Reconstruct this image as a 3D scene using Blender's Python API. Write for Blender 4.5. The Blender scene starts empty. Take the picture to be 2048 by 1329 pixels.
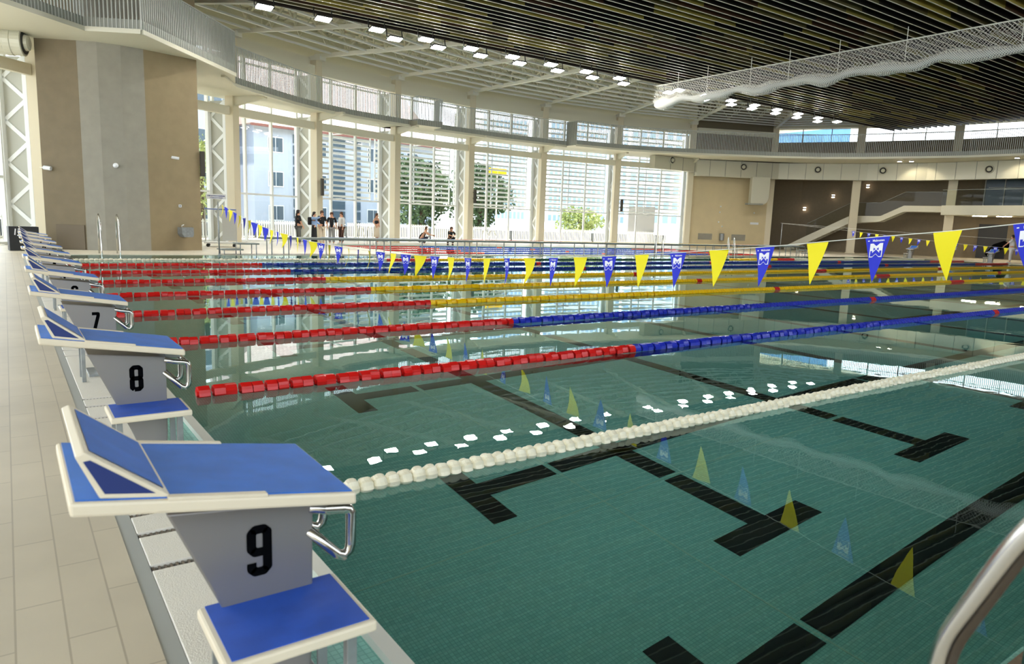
import bpy, math, random
from mathutils import Vector, Matrix
random.seed(7)
S = bpy.context.scene
COL = S.collection
PI = math.pi

# ---------------------------------------------------------------- camera, sky, exposure
def srgb(r, g, b, a=1.0):
    f = lambda c: (c/255/12.92) if c/255 <= .04045 else ((c/255+.055)/1.055)**2.4
    return (f(r), f(g), f(b), a)

FP, YAW, PITCH, ROLL = 1419.48, .951538932, .151509031, .0346863829
CAMP = Vector((-.956414976, -5.83145582, 1.43280078))
cy, sy, cp, sp = math.cos(YAW), math.sin(YAW), math.cos(PITCH), math.sin(PITCH)
fw = Vector((cy*cp, sy*cp, -sp)); rt = Vector((sy, -cy, 0)); up = rt.cross(fw)
c_, s_ = math.cos(ROLL), math.sin(ROLL)
r2 = c_*rt + s_*up; u2 = -s_*rt + c_*up
cam = bpy.data.cameras.new('camera'); camo = bpy.data.objects.new('camera', cam); COL.objects.link(camo)
camo.matrix_world = Matrix(((r2.x, u2.x, -fw.x, CAMP.x), (r2.y, u2.y, -fw.y, CAMP.y), (r2.z, u2.z, -fw.z, CAMP.z), (0, 0, 0, 1)))
cam.sensor_width = 36; cam.lens = FP/2048*36; cam.clip_start = .05; cam.clip_end = 600
cam.dof.use_dof = True; cam.dof.focus_distance = 8.5; cam.dof.aperture_fstop = 4.5
S.camera = camo
S.view_settings.view_transform = 'Standard'; S.view_settings.look = 'None'
S.view_settings.exposure = 0.0; S.view_settings.gamma = 1; S.view_settings.use_curve_mapping = False

W = bpy.data.worlds.new('sky'); S.world = W; W.use_nodes = True
nt = W.node_tree; nt.nodes.clear()
wo = nt.nodes.new('ShaderNodeOutputWorld'); wb = nt.nodes.new('ShaderNodeBackground')
tc = nt.nodes.new('ShaderNodeTexCoord'); sep = nt.nodes.new('ShaderNodeSeparateXYZ'); rp = nt.nodes.new('ShaderNodeValToRGB')
nt.links.new(tc.outputs['Generated'], sep.inputs[0]); nt.links.new(sep.outputs['Z'], rp.inputs[0])
rp.color_ramp.elements[0].position = -.0; rp.color_ramp.elements[0].color = (.93, .97, 1, 1)
rp.color_ramp.elements[1].position = .6; rp.color_ramp.elements[1].color = (.72, .86, 1, 1)
nt.links.new(rp.outputs[0], wb.inputs['Color']); wb.inputs['Strength'].default_value = 4.6
nt.links.new(wb.outputs[0], wo.inputs[0])
sun = bpy.data.lights.new('sun', 'SUN'); sun.energy = 17; sun.angle = .01; sun.color = (1, .95, .86)
suno = bpy.data.objects.new('sun', sun); COL.objects.link(suno); suno.rotation_euler = Vector((.22, -.42, -.88)).to_track_quat('-Z', 'Y').to_euler()
try:
    S.cycles.max_bounces = 7; S.cycles.diffuse_bounces = 4; S.cycles.glossy_bounces = 3
    S.cycles.transmission_bounces = 5; S.cycles.transparent_max_bounces = 12
    S.cycles.sample_clamp_indirect = 6; S.cycles.caustics_reflective = False; S.cycles.caustics_refractive = True
    S.cycles.blur_glossy = 1.0
except Exception: pass

# ---------------------------------------------------------------- materials
def mat(name, col, rough=.5, metal=0, noise=0, nscale=5, bump=0, bscale=40, spec=.5, emit=None, estr=0, trans=0):
    m = bpy.data.materials.new(name); m.use_nodes = True; n = m.node_tree.nodes; l = m.node_tree.links
    b = n['Principled BSDF']; c = srgb(*col)
    b.inputs['Base Color'].default_value = c; b.inputs['Roughness'].default_value = rough; b.inputs['Metallic'].default_value = metal
    b.inputs['Specular IOR Level'].default_value = spec
    if emit: b.inputs['Emission Color'].default_value = srgb(*emit); b.inputs['Emission Strength'].default_value = estr
    if trans: b.inputs['Transmission Weight'].default_value = trans
    if noise or bump:
        t = n.new('ShaderNodeTexCoord')
    if noise:
        x = n.new('ShaderNodeTexNoise'); x.inputs['Scale'].default_value = nscale; x.inputs['Detail'].default_value = 4
        l.new(t.outputs['Object'], x.inputs['Vector'])
        r = n.new('ShaderNodeValToRGB')
        r.color_ramp.elements[0].position = .3; r.color_ramp.elements[1].position = .7
        r.color_ramp.elements[0].color = tuple(v*(1-noise) for v in c[:3])+(1,); r.color_ramp.elements[1].color = tuple(min(1, v*(1+noise)) for v in c[:3])+(1,)
        l.new(x.outputs['Fac'], r.inputs[0]); l.new(r.outputs[0], b.inputs['Base Color'])
    if bump:
        x = n.new('ShaderNodeTexNoise'); x.inputs['Scale'].default_value = bscale
        l.new(t.outputs['Object'], x.inputs['Vector'])
        u = n.new('ShaderNodeBump'); u.inputs['Strength'].default_value = bump; u.inputs['Distance'].default_value = .01
        l.new(x.outputs['Fac'], u.inputs['Height']); l.new(u.outputs[0], b.inputs['Normal'])
    return m

def brickmat(name, col, mortar, bw, bh, ms, rough=.5, rot=0, var=.05, offset=.5, bump=0, spec=.5, nscale=3, noise=.06):
    m = bpy.data.materials.new(name); m.use_nodes = True; n = m.node_tree.nodes; l = m.node_tree.links
    b = n['Principled BSDF']; b.inputs['Roughness'].default_value = rough; b.inputs['Specular IOR Level'].default_value = spec
    t = n.new('ShaderNodeTexCoord'); mp = n.new('ShaderNodeMapping'); mp.inputs['Rotation'].default_value = rot if isinstance(rot, tuple) else (0, 0, rot)
    k = n.new('ShaderNodeTexBrick'); k.offset = offset; k.inputs['Scale'].default_value = 1
    k.inputs['Brick Width'].default_value = bw; k.inputs['Row Height'].default_value = bh; k.inputs['Mortar Size'].default_value = ms
    k.inputs['Mortar Smooth'].default_value = .1
    c = srgb(*col)
    k.inputs['Color1'].default_value = tuple(min(1, v*(1+var)) for v in c[:3])+(1,); k.inputs['Color2'].default_value = tuple(v*(1-var) for v in c[:3])+(1,)
    k.inputs['Mortar'].default_value = srgb(*mortar)
    l.new(t.outputs['Object'], mp.inputs[0]); l.new(mp.outputs[0], k.inputs['Vector'])
    x = n.new('ShaderNodeTexNoise'); x.inputs['Scale'].default_value = nscale; x.inputs['Detail'].default_value = 5; l.new(mp.outputs[0], x.inputs['Vector'])
    mx = n.new('ShaderNodeMix'); mx.data_type = 'RGBA'; mx.blend_type = 'MULTIPLY'; mx.inputs[0].default_value = 1
    r = n.new('ShaderNodeValToRGB'); r.color_ramp.elements[0].color = (1-2*noise,)*3+(1,); r.color_ramp.elements[1].color = (1, 1, 1, 1)
    r.color_ramp.elements[0].position = .3; r.color_ramp.elements[1].position = .65
    l.new(x.outputs['Fac'], r.inputs[0]); l.new(k.outputs['Color'], mx.inputs[6]); l.new(r.outputs[0], mx.inputs[7]); l.new(mx.outputs[2], b.inputs['Base Color'])
    return m

def glassmat(name, tint=(.97, .99, 1), refl=1.0, graze=.9):
    m = bpy.data.materials.new(name); m.use_nodes = True; n = m.node_tree.nodes; l = m.node_tree.links; n.clear()
    o = n.new('ShaderNodeOutputMaterial'); a = n.new('ShaderNodeBsdfTransparent'); a.inputs[0].default_value = tint+(1,)
    g = n.new('ShaderNodeBsdfGlossy'); g.inputs['Roughness'].default_value = .02
    f = n.new('ShaderNodeLayerWeight'); f.inputs[0].default_value = .5
    p5 = n.new('ShaderNodeMath'); p5.operation = 'POWER'; p5.inputs[1].default_value = 5; l.new(f.outputs['Facing'], p5.inputs[0])
    mm = n.new('ShaderNodeMath'); mm.operation = 'MULTIPLY_ADD'; mm.inputs[1].default_value = graze; mm.inputs[2].default_value = .06*refl
    x = n.new('ShaderNodeMixShader'); l.new(p5.outputs[0], mm.inputs[0]); l.new(mm.outputs[0], x.inputs[0]); l.new(a.outputs[0], x.inputs[1]); l.new(g.outputs[0], x.inputs[2]); l.new(x.outputs[0], o.inputs[0])
    return m

def watermat():
    m = bpy.data.materials.new('pool_water'); m.use_nodes = True; n = m.node_tree.nodes; l = m.node_tree.links; n.clear()
    o = n.new('ShaderNodeOutputMaterial'); g = n.new('ShaderNodeBsdfGlass'); g.inputs['IOR'].default_value = 1.33; g.inputs['Roughness'].default_value = 0
    g.inputs['Color'].default_value = (.86, .99, .975, 1)
    t = n.new('ShaderNodeTexCoord')
    mp = n.new('ShaderNodeMapping'); mp.inputs['Scale'].default_value = (1, 1, 1); l.new(t.outputs['Object'], mp.inputs[0])
    a = n.new('ShaderNodeTexNoise'); a.inputs['Scale'].default_value = 1.1; a.inputs['Detail'].default_value = 2; l.new(mp.outputs[0], a.inputs['Vector'])
    b = n.new('ShaderNodeTexNoise'); b.inputs['Scale'].default_value = 5.5; b.inputs['Detail'].default_value = 2; l.new(mp.outputs[0], b.inputs['Vector'])
    mul = n.new('ShaderNodeMath'); mul.operation = 'MULTIPLY_ADD'; mul.inputs[1].default_value = .16
    l.new(b.outputs['Fac'], mul.inputs[0]); l.new(a.outputs['Fac'], mul.inputs[2])
    u = n.new('ShaderNodeBump'); u.inputs['Strength'].default_value = 1; u.inputs['Distance'].default_value = .0009
    l.new(mul.outputs[0], u.inputs['Height']); l.new(u.outputs[0], g.inputs['Normal']); l.new(g.outputs[0], o.inputs[0])
    return m

M = dict(
 cream=mat('cream_plastic', (226, 214, 190), .45), blue=mat('blue_grip', (40, 116, 218), .55, noise=.1, nscale=9, bump=.5, bscale=900),
 navy=mat('navy_panel', (28, 48, 110), .5), bluestep=mat('blue_step_grip', (30, 84, 190), .6, noise=.12, nscale=11, bump=.5, bscale=900),
 greypaint=mat('grey_pedestal_paint', (150, 147, 146), .36, .6), black=mat('black_print', (9, 10, 12), 1, spec=0),
 steel=mat('polished_steel', (205, 203, 198), .16, 1), steelm=mat('brushed_steel', (150, 154, 154), .4, .5, noise=.15, nscale=12),
 dsteel=mat('dull_steel', (150, 156, 150), .5, .3),
 white=mat('white_steel_paint', (236, 234, 222), .5), offwhite=mat('offwhite_paint', (226, 222, 202), .55), column=mat('tan_shaded_column_paint', (222, 212, 186), .6),
 whiter=mat('white_frame_paint', (240, 242, 240), .5), railg=mat('grey_rail_paint', (196, 198, 192), .5), slabf=mat('slab_fascia_paint', (150, 152, 142), .6),
 concg=mat('grey_render', (156, 152, 140), .85, noise=.06, nscale=3, bump=.6, bscale=120), concb=mat('beige_render', (150, 134, 104), .85, noise=.06, nscale=3, bump=.6, bscale=120),
 wallb=mat('beige_wall_paint', (214, 198, 160), .8, noise=.03, nscale=1.5), walld=mat('taupe_wall_paint', (128, 116, 96), .85, noise=.04), wallt=mat('tan_wall', (196, 180, 146), .8, noise=.03),
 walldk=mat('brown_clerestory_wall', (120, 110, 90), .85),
 red=mat('red_float_plastic', (214, 26, 22), .35), bluef=mat('royal_blue_float_plastic', (34, 48, 178), .35), navyf=mat('dark_blue_float_plastic', (14, 46, 140), .35),
 yel=mat('yellow_float_plastic', (255, 204, 8), .4), green=mat('green_float_plastic', (16, 66, 40), .4), whitef=mat('ivory_float_plastic', (242, 234, 208), .4),
 penY=mat('yellow_pennant_fabric', (244, 228, 10), .7), penB=mat('blue_pennant_fabric', (30, 44, 200), .7), penW=mat('white_print', (240, 240, 245), .7),
 cord=mat('white_cord', (225, 225, 215), .6), dark=mat('dark_lamp_housing', (30, 32, 30), .5), speaker=mat('dark_speaker_grille', (66, 62, 54), .6),
 lamp=mat('lamp_diffuser', (255, 255, 255), .5, emit=(255, 252, 244), estr=260), lampw=mat('lit_strip', (255, 255, 255), .5, emit=(255, 240, 210), estr=60),
 sconce=mat('lit_sconce_glass', (255, 255, 255), .5, emit=(255, 232, 205), estr=6),
 duct=mat('pale_duct_metal', (206, 204, 186), .45, .15), ductd=mat('dark_nozzle', (40, 38, 36), .5),
 glass=glassmat('window_glass'), bglass=glassmat('balustrade_glass', (.80, .84, .82), .22, .10),
 skin=mat('skin', (214, 160, 130), .6), hairb=mat('brown_hair', (88, 58, 40), .6), hairk=mat('dark_hair', (34, 26, 24), .6),
 clothk=mat('black_cloth', (22, 24, 28), .8), clothg=mat('grey_denim', (92, 94, 92), .85), clothl=mat('light_grey_denim', (150, 150, 150), .85),
 clothw=mat('white_cloth', (228, 226, 226), .8), clothlb=mat('light_blue_cloth', (150, 180, 225), .8), clothc=mat('cream_knit', (222, 208, 186), .85), clothp=mat('patterned_trousers', (80, 50, 40), .8, noise=.6, nscale=14),
 navyc=mat('navy_cloth', (40, 46, 66), .8), shoe=mat('white_shoe', (225, 225, 225), .6),
 tree=mat('tree_leaves', (70, 96, 62), .7, noise=.5, nscale=2.2), treel=mat('light_leaves', (146, 160, 96), .7, noise=.35, nscale=3), trunk=mat('bark', (80, 64, 50), .9),
 roof=brickmat('red_roof_tiles', (206, 178, 166), (168, 134, 122), .35, .3, .02), bwall=mat('pale_render', (168, 178, 192), .8), bwin=mat('dark_window_glass', (70, 88, 102), .3),
 tower=mat('pale_tower_panel', (222, 228, 234), .5), towerw=mat('tower_glazing', (140, 166, 192), .3), ground=mat('outdoor_paving', (150, 152, 150), .8), bluegl=mat('blue_tower_glass', (90, 140, 185), .25),
 brown=mat('dark_recess', (26, 23, 22), .5), paper=mat('white_sign_face', (235, 238, 242), .5), bluetxt=mat('blue_lettering', (40, 60, 140), .6),
 gratew=mat('white_ribbed_tile', (232, 226, 214), .4, bump=.4, bscale=200), grated=mat('dark_grate', (52, 48, 46), .6),
 blackbox=mat('black_case', (20, 22, 24), .5), water=watermat(), bag=mat('black_backpack_cloth', (24, 24, 30), .8),
 panelg=mat('pale_grey_panel', (186, 186, 174), .6), line=mat('black_floor_tile', (9, 14, 13), .4), net=None)
M['deck'] = brickmat('beige_deck_tiles', (204, 192, 170), (176, 164, 144), .585, .1445, .0035, rough=.42, rot=PI/2, var=.02, offset=.5, nscale=2, noise=.05)
M['deck2'] = brickmat('light_deck_tiles', (226, 216, 196), (190, 180, 160), .6, .3, .004, rough=.45, rot=0, var=.02)
M['shaded_deck'] = mat('brown_shaded_tile', (96, 80, 60), .7, noise=.3, nscale=80)  # speckled brown deck, near side shade put into its dark colour
M['pool'] = brickmat('teal_mosaic', (138, 196, 184), (112, 168, 158), .025, .025, .002, rough=.35, var=.10, offset=0, nscale=.8, noise=.05)
M['poolw'] = M['pool']
def netmat(name, dens, scale=1):
    m = bpy.data.materials.new(name); m.use_nodes = True; n = m.node_tree.nodes; l = m.node_tree.links; n.clear()
    o = n.new('ShaderNodeOutputMaterial'); a = n.new('ShaderNodeBsdfTransparent'); d = n.new('ShaderNodeBsdfDiffuse'); d.inputs[0].default_value = srgb(236, 234, 226)
    t = n.new('ShaderNodeTexCoord'); mp = n.new('ShaderNodeMapping'); mp.inputs['Rotation'].default_value = (PI/4, 0, 0)
    l.new(t.outputs['Object'], mp.inputs[0]); sp_ = n.new('ShaderNodeSeparateXYZ'); l.new(mp.outputs[0], sp_.inputs[0])
    out = []
    for ax in ('Y', 'Z'):
        a1 = n.new('ShaderNodeMath'); a1.operation = 'MULTIPLY'; a1.inputs[1].default_value = scale; l.new(sp_.outputs[ax], a1.inputs[0])
        a2 = n.new('ShaderNodeMath'); a2.operation = 'FRACT'; l.new(a1.outputs[0], a2.inputs[0])
        a3 = n.new('ShaderNodeMath'); a3.operation = 'LESS_THAN'; a3.inputs[1].default_value = dens; l.new(a2.outputs[0], a3.inputs[0]); out.append(a3)
    mxx = n.new('ShaderNodeMath'); mxx.operation = 'MAXIMUM'; l.new(out[0].outputs[0], mxx.inputs[0]); l.new(out[1].outputs[0], mxx.inputs[1])
    x = n.new('ShaderNodeMixShader'); l.new(mxx.outputs[0], x.inputs[0]); l.new(a.outputs[0], x.inputs[1]); l.new(d.outputs[0], x.inputs[2]); l.new(x.outputs[0], o.inputs[0])
    return m
M['net'] = netmat('white_net_mesh', .075, 10); M['netd'] = netmat('bunched_net_mesh', .30, 18)

def slatmat():                      # boards in black, olive and brown lengths, thin pale metal lower edge with glare in its colour
    m = bpy.data.materials.new('ceiling_boards'); m.use_nodes = True; n = m.node_tree.nodes; l = m.node_tree.links
    b = n['Principled BSDF']; b.inputs['Roughness'].default_value = .45
    t = n.new('ShaderNodeTexCoord'); s = n.new('ShaderNodeSeparateXYZ'); l.new(t.outputs['Object'], s.inputs[0])
    def mth(op, a, v=None, w=None):
        x = n.new('ShaderNodeMath'); x.operation = op
        for i, q in enumerate((a, v, w)):
            if q is None: continue
            if isinstance(q, (int, float)): x.inputs[i].default_value = q
            else: l.new(q, x.inputs[i])
        return x.outputs[0]
    row = mth('FLOOR', mth('DIVIDE', mth('ADD', s.outputs['Y'], .2), .4))
    wn = n.new('ShaderNodeTexWhiteNoise'); wn.noise_dimensions = '1D'; l.new(row, wn.inputs['W'])
    xx = mth('FLOOR', mth('DIVIDE', mth('ADD', s.outputs['X'], mth('MULTIPLY', wn.outputs['Value'], 7)), 3.2))
    wn2 = n.new('ShaderNodeTexWhiteNoise'); wn2.noise_dimensions = '2D'; cv = n.new('ShaderNodeCombineXYZ'); l.new(row, cv.inputs[0]); l.new(xx, cv.inputs[1]); l.new(cv.outputs[0], wn2.inputs['Vector'])
    r = n.new('ShaderNodeValToRGB'); r.color_ramp.interpolation = 'CONSTANT'; e = r.color_ramp.elements
    e[0].position = 0; e[0].color = srgb(18, 15, 12); e[1].position = .42; e[1].color = srgb(138, 126, 56)
    for p, c in ((.60, (158, 142, 62)), (.70, (70, 46, 30)), (.84, (92, 84, 50))):
        q = e.new(p); q.color = srgb(*c)
    l.new(wn2.outputs['Value'], r.inputs[0]); l.new(r.outputs[0], b.inputs['Base Color'])
    return m
M['slat'] = slatmat()
M['edge'] = mat('glare_board_edge', (232, 228, 206), .35)  # metal edge coloured brighter to stand for window glare
M['shade_sheet'] = mat('black_shade_sheet', (10, 10, 9), .9)
M['sheet'] = mat('roof_sheet', (226, 222, 200), .6)

# ---------------------------------------------------------------- mesh helpers
class MB:
    def __init__(s): s.v = []; s.f = []; s.m = []; s.mi = 0
    def add(s, vs, fs):
        o = len(s.v); s.v += [tuple(v) for v in vs]; s.f += [tuple(i+o for i in f) for f in fs]; s.m += [s.mi]*len(fs); return s
    def box(s, a, b):
        (x0, y0, z0), (x1, y1, z1) = a, b
        return s.add([(x0,y0,z0),(x1,y0,z0),(x1,y1,z0),(x0,y1,z0),(x0,y0,z1),(x1,y0,z1),(x1,y1,z1),(x0,y1,z1)],
                     [(0,3,2,1),(4,5,6,7),(0,1,5,4),(1,2,6,5),(2,3,7,6),(3,0,4,7)])
    def beam(s, p, q, w, h, upv=(0, 0, 1)):     # box along p-q, w sideways, h along up
        p, q = Vector(p), Vector(q); d = (q-p).normalized(); u = Vector(upv)
        if abs(d.dot(u)) > .99: u = Vector((1, 0, 0))
        r = d.cross(u).normalized(); u = r.cross(d).normalized()
        vs = [e + r*a*w/2 + u*b*h/2 for e in (p, q) for a, b in ((-1,-1),(1,-1),(1,1),(-1,1))]
        return s.add(vs, [(0,3,2,1),(4,5,6,7),(0,1,5,4),(1,2,6,5),(2,3,7,6),(3,0,4,7)])
    def prism(s, pts, z0, z1):                  # xy polygon extruded in z
        n = len(pts); vs = [(x, y, z0) for x, y in pts]+[(x, y, z1) for x, y in pts]
        return s.add(vs, [tuple(range(n-1, -1, -1)), tuple(range(n, 2*n))]+[(i, (i+1) % n, n+(i+1) % n, n+i) for i in range(n)])
    def prismY(s, pts, y0, y1):                 # xz polygon extruded in y
        n = len(pts); vs = [(x, y0, z) for x, z in pts]+[(x, y1, z) for x, z in pts]
        return s.add(vs, [tuple(range(n)), tuple(range(2*n-1, n-1, -1))]+[(i, n+i, n+(i+1) % n, (i+1) % n) for i in range(n)])
    def tube(s, pts, r, seg=8, closed=False):
        pts = [Vector(p) for p in pts]; n = len(pts); rings = []; prev = None
        for i, p in enumerate(pts):
            d = ((pts[min(i+1, n-1)]-pts[max(i-1, 0)])).normalized()
            if prev is None: a = Vector((0, 0, 1)) if abs(d.z) < .9 else Vector((1, 0, 0)); u = d.cross(a).normalized()
            else: u = (prev-d*prev.dot(d)).normalized()
            prev = u; w = d.cross(u); rr = r[i] if isinstance(r, (list, tuple)) else r
            rings.append([p+u*math.cos(2*PI*k/seg)*rr+w*math.sin(2*PI*k/seg)*rr for k in range(seg)])
        vs = [v for g in rings for v in g]
        fs = [(i*seg+k, i*seg+(k+1) % seg, (i+1)*seg+(k+1) % seg, (i+1)*seg+k) for i in range(n-1) for k in range(seg)]
        fs += [tuple(range(seg-1, -1, -1)), tuple((n-1)*seg+k for k in range(seg))]
        return s.add(vs, fs)
    def lathe(s, prof, c=(0, 0, 0), axis='z', seg=16, flute=None):
        vs = []
        for (r, h) in prof:
            for k in range(seg):
                a = 2*PI*k/seg; rr = r*(flute if (flute and k % 2) else 1)
                x, y = rr*math.cos(a), rr*math.sin(a)
                vs.append({'z': (c[0]+x, c[1]+y, c[2]+h), 'x': (c[0]+h, c[1]+x, c[2]+y), 'y': (c[0]+y, c[1]+h, c[2]+x)}[axis])
        n = len(prof)
        fs = [(i*seg+k, i*seg+(k+1) % seg, (i+1)*seg+(k+1) % seg, (i+1)*seg+k) for i in range(n-1) for k in range(seg)]
        fs += [tuple(range(seg-1, -1, -1)), tuple((n-1)*seg+k for k in range(seg))]
        return s.add(vs, fs)
    def quad(s, a, b, c, d): return s.add([a, b, c, d], [(0, 1, 2, 3)])
    def mesh(s, name, mats, smooth=False):
        me = bpy.data.meshes.new(name); me.from_pydata(s.v, [], s.f)
        for m in (mats if isinstance(mats, (list, tuple)) else [mats]): me.materials.append(m)
        me.polygons.foreach_set('material_index', s.m)
        if smooth: me.polygons.foreach_set('use_smooth', [True]*len(s.f))
        me.update(); return me
    def build(s, name, mats, parent=None, smooth=False, bevel=0, loc=None):
        o = bpy.data.objects.new(name, s.mesh(name, mats, smooth)); COL.objects.link(o)
        if parent: o.parent = parent
        if loc: o.location = loc
        if bevel:
            b = o.modifiers.new('bevel', 'BEVEL'); b.width = bevel; b.segments = 2; b.limit_method = 'ANGLE'
        return o
def link_mesh(name, me, parent=None, loc=None):
    o = bpy.data.objects.new(name, me); COL.objects.link(o)
    if parent: o.parent = parent
    if loc: o.location = loc
    return o
def tag(o, label=None, cat=None, group=None, kind=None):
    if label: o['label'] = label
    if cat: o['category'] = cat
    if group: o['group'] = group
    if kind: o['kind'] = kind
    return o
def thing(name, label, cat, loc=(0, 0, 0), rz=0, group=None):
    o = bpy.data.objects.new(name, None); COL.objects.link(o); o.location = loc; o.rotation_euler = (0, 0, rz); o.empty_display_size = .1
    return tag(o, label, cat, group)
def struct(o, label=None): o['kind'] = 'structure'; return o
def copy_tree(o, parent=None):
    c = o.copy(); COL.objects.link(c)
    if parent: c.parent = parent
    for ch in [x for x in bpy.data.objects if x.parent is o]: copy_tree(ch, c)
    return c
def text_mesh(txt, size, m, bold=0, sx=1, name='lettering'):
    cu = bpy.data.curves.new('t', 'FONT'); cu.body = txt; cu.size = size; cu.align_x = 'CENTER'; cu.align_y = 'CENTER'; cu.offset = bold; cu.resolution_u = 6
    o = bpy.data.objects.new('t', cu); COL.objects.link(o); bpy.context.view_layer.update()
    me = bpy.data.meshes.new_from_object(o.evaluated_get(bpy.context.evaluated_depsgraph_get())); bpy.data.objects.remove(o)
    for v in me.vertices: v.co.x *= sx
    me.materials.clear(); me.materials.append(m); me.name = name
    return me
def lerp2(a, b, t): return (a[0]+(b[0]-a[0])*t, a[1]+(b[1]-a[1])*t)
def dist2(a, b): return math.hypot(a[0]-b[0], a[1]-b[1])

# ---------------------------------------------------------------- setting: decks, pools
DZ = .012
mb = MB()
def deckpiece(x0, y0, x1, y1, m, nm='floor'):
    b = MB(); b.box((x0, y0, -2.2), (x1, y1, DZ)); struct(b.build(nm, m))
deckpiece(-14, -14, -.62, 21.2, M['deck'])
deckpiece(-.62, -14, 60, -5.02, M['shaded_deck'])
deckpiece(-14, 21.2, 13.2, 48, M['deck2']); deckpiece(-.62, 20.22, 50.25, 21.2, M['deck2'])
deckpiece(13.2, 30.9, 62, 48, M['deck2']); deckpiece(38.6, 21.2, 62, 30.9, M['deck2']); deckpiece(50.25, -5.02, 70, 21.2, M['deck2'])
# basin
b = MB(); b.box((-.02, -5.1, -2.1), (50.3, 20.3, -1.87)); struct(b.build('floor', M['pool']))
b = MB(); b.box((-.3, -5.02, -2), (.035, 20.22, -.02)); struct(b.build('wall_pool_start', M['poolw']))
b = MB(); b.box((0, -5.2, -2), (50.2, -5.0, .0)); struct(b.build('wall_pool_near', M['poolw']))
b = MB(); b.box((0, 20.2, -2), (50.2, 20.35, 0)); struct(b.build('wall_pool_far', M['poolw']))
b = MB(); b.box((50, -5.02, -2), (50.3, 20.22, .0)); struct(b.build('wall_pool_turn', M['poolw']))
b = MB(); b.quad((0.035, -5.0, 0), (50, -5.0, 0), (50, 20.2, 0), (.035, 20.2, 0))
tag(b.build('pool_water', M['water']), 'calm teal water filling the large lane pool', 'water', kind='stuff')
b = MB(); b.box((13.1, 21.2, -1.6), (38.7, 31, -1.4)); struct(b.build('floor', M['pool']))
b = MB()
for bx in (((13.1, 21.2, -1.5), (13.2, 30.9, 0)), ((38.6, 21.2, -1.5), (38.7, 30.9, 0)), ((13.1, 21.1, -1.5), (38.7, 21.22, 0)), ((13.1, 30.88, -1.5), (38.7, 31, 0))):
    b = MB(); b.box(*bx); struct(b.build('wall_pool_small', M['poolw']))
b = MB(); b.quad((13.2, 21.22, -.02), (38.6, 21.22, -.02), (38.6, 30.88, -.02), (13.2, 30.88, -.02))
tag(b.build('pool_water', M['water']), 'bright water of the smaller pool behind the raised walkway', 'water', kind='stuff')
# floor markings: lane lines with T ends both ways
def fl(b, x0, y0, x1, y1): b.box((x0, y0, -1.871), (x1, y1, -1.862))
b = MB(); gaps = [2.8+5*k for k in range(10)]
for k in range(10):
    yc = -3.73+2.5*k
    if k in (): continue
    fl(b, 1.88, yc-.48, 2.09, yc+.48); fl(b, 47.9, yc-.48, 48.12, yc+.48)
    xs = [2.09]+gaps+[47.9]
    for i in range(len(xs)-1): fl(b, xs[i]+(.03 if i else 0), yc-.105, xs[i+1]-.03, yc+.105)
for k in range(19):
    xc = 3.56+2.5*k
    if xc > 47: break
    fl(b, xc-.49, -3.0, xc+.49, -2.77); fl(b, xc-.49, 17.9, xc+.49, 18.12)
    ys = [-2.77, -1.9, 3.1, 8.1, 13.1, 17.9]
    for i in range(len(ys)-1): fl(b, xc-.1, ys[i]+(.03 if i else 0), xc+.1, ys[i+1]-.03)
struct(b.build('floor_marking', M['line']))
b = MB()
for g in gaps: b.box((g-.006, -5, -1.87), (g+.006, 20.2, -1.866))
for g in (-1.9, 3.1, 8.1, 13.1): b.box((0, g-.006, -1.87), (50, g+.006, -1.866))
struct(b.build('floor_joint', mat('joint_strip', (150, 190, 170), .4)))
# gutter along the start wall
b = MB(); b.box((-.62, -14, -.1), (-.562, 20.22, DZ-.004)); struct(b.build('trim_1', mat('steel_channel_edge', (176, 178, 174), .4, .2)))
b = MB(); b.box((-.57, -14, -.2), (-.56, 20.22, DZ-.02)); b.box((-.56, -14, -.2), (-.24, 20.22, -.03)); struct(b.build('trim_2', M['grated']))
b = MB()
edges = []
for k in range(-1, 10):
    c = -3.75+2.5*k
    edges += [c+.92, c+1.27, c+1.52]
for k in range(-1, 9):
    pass
edges = sorted(e for e in edges if e < 20)
prev = -14
for e in edges+[20.22]:
    b.box((-.56, prev, -.1), (-.245, e-.027, DZ+.0)); prev = e+.027
struct(b.build('trim_3', M['gratew'], bevel=.004))
b = MB()
for e in edges:                      # ribs of the dark slots
    for i in range(14): b.box((-.555+i*.0222, e-.025, -.03), (-.546+i*.0222, e+.025, .002))
struct(b.build('trim_4', mat('slot_rib', (120, 108, 96), .6)))
b = MB(); b.box((-.245, -5.0, -.2), (-.235, 20.2, DZ)); b.box((-.02, -5.0, -.3), (.04, 20.2, DZ+.004)); struct(b.build('trim_5', mat('pale_stone_lip', (205, 203, 192), .35)))
b = MB(); b.box((-.235, -5.0, -.2), (-.02, 20.2, -.075))
struct(b.build('trim_6', brickmat('wet_channel_tile', (176, 182, 172), (120, 130, 124), .24, .12, .004, rough=.15, rot=PI/2)))

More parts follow.
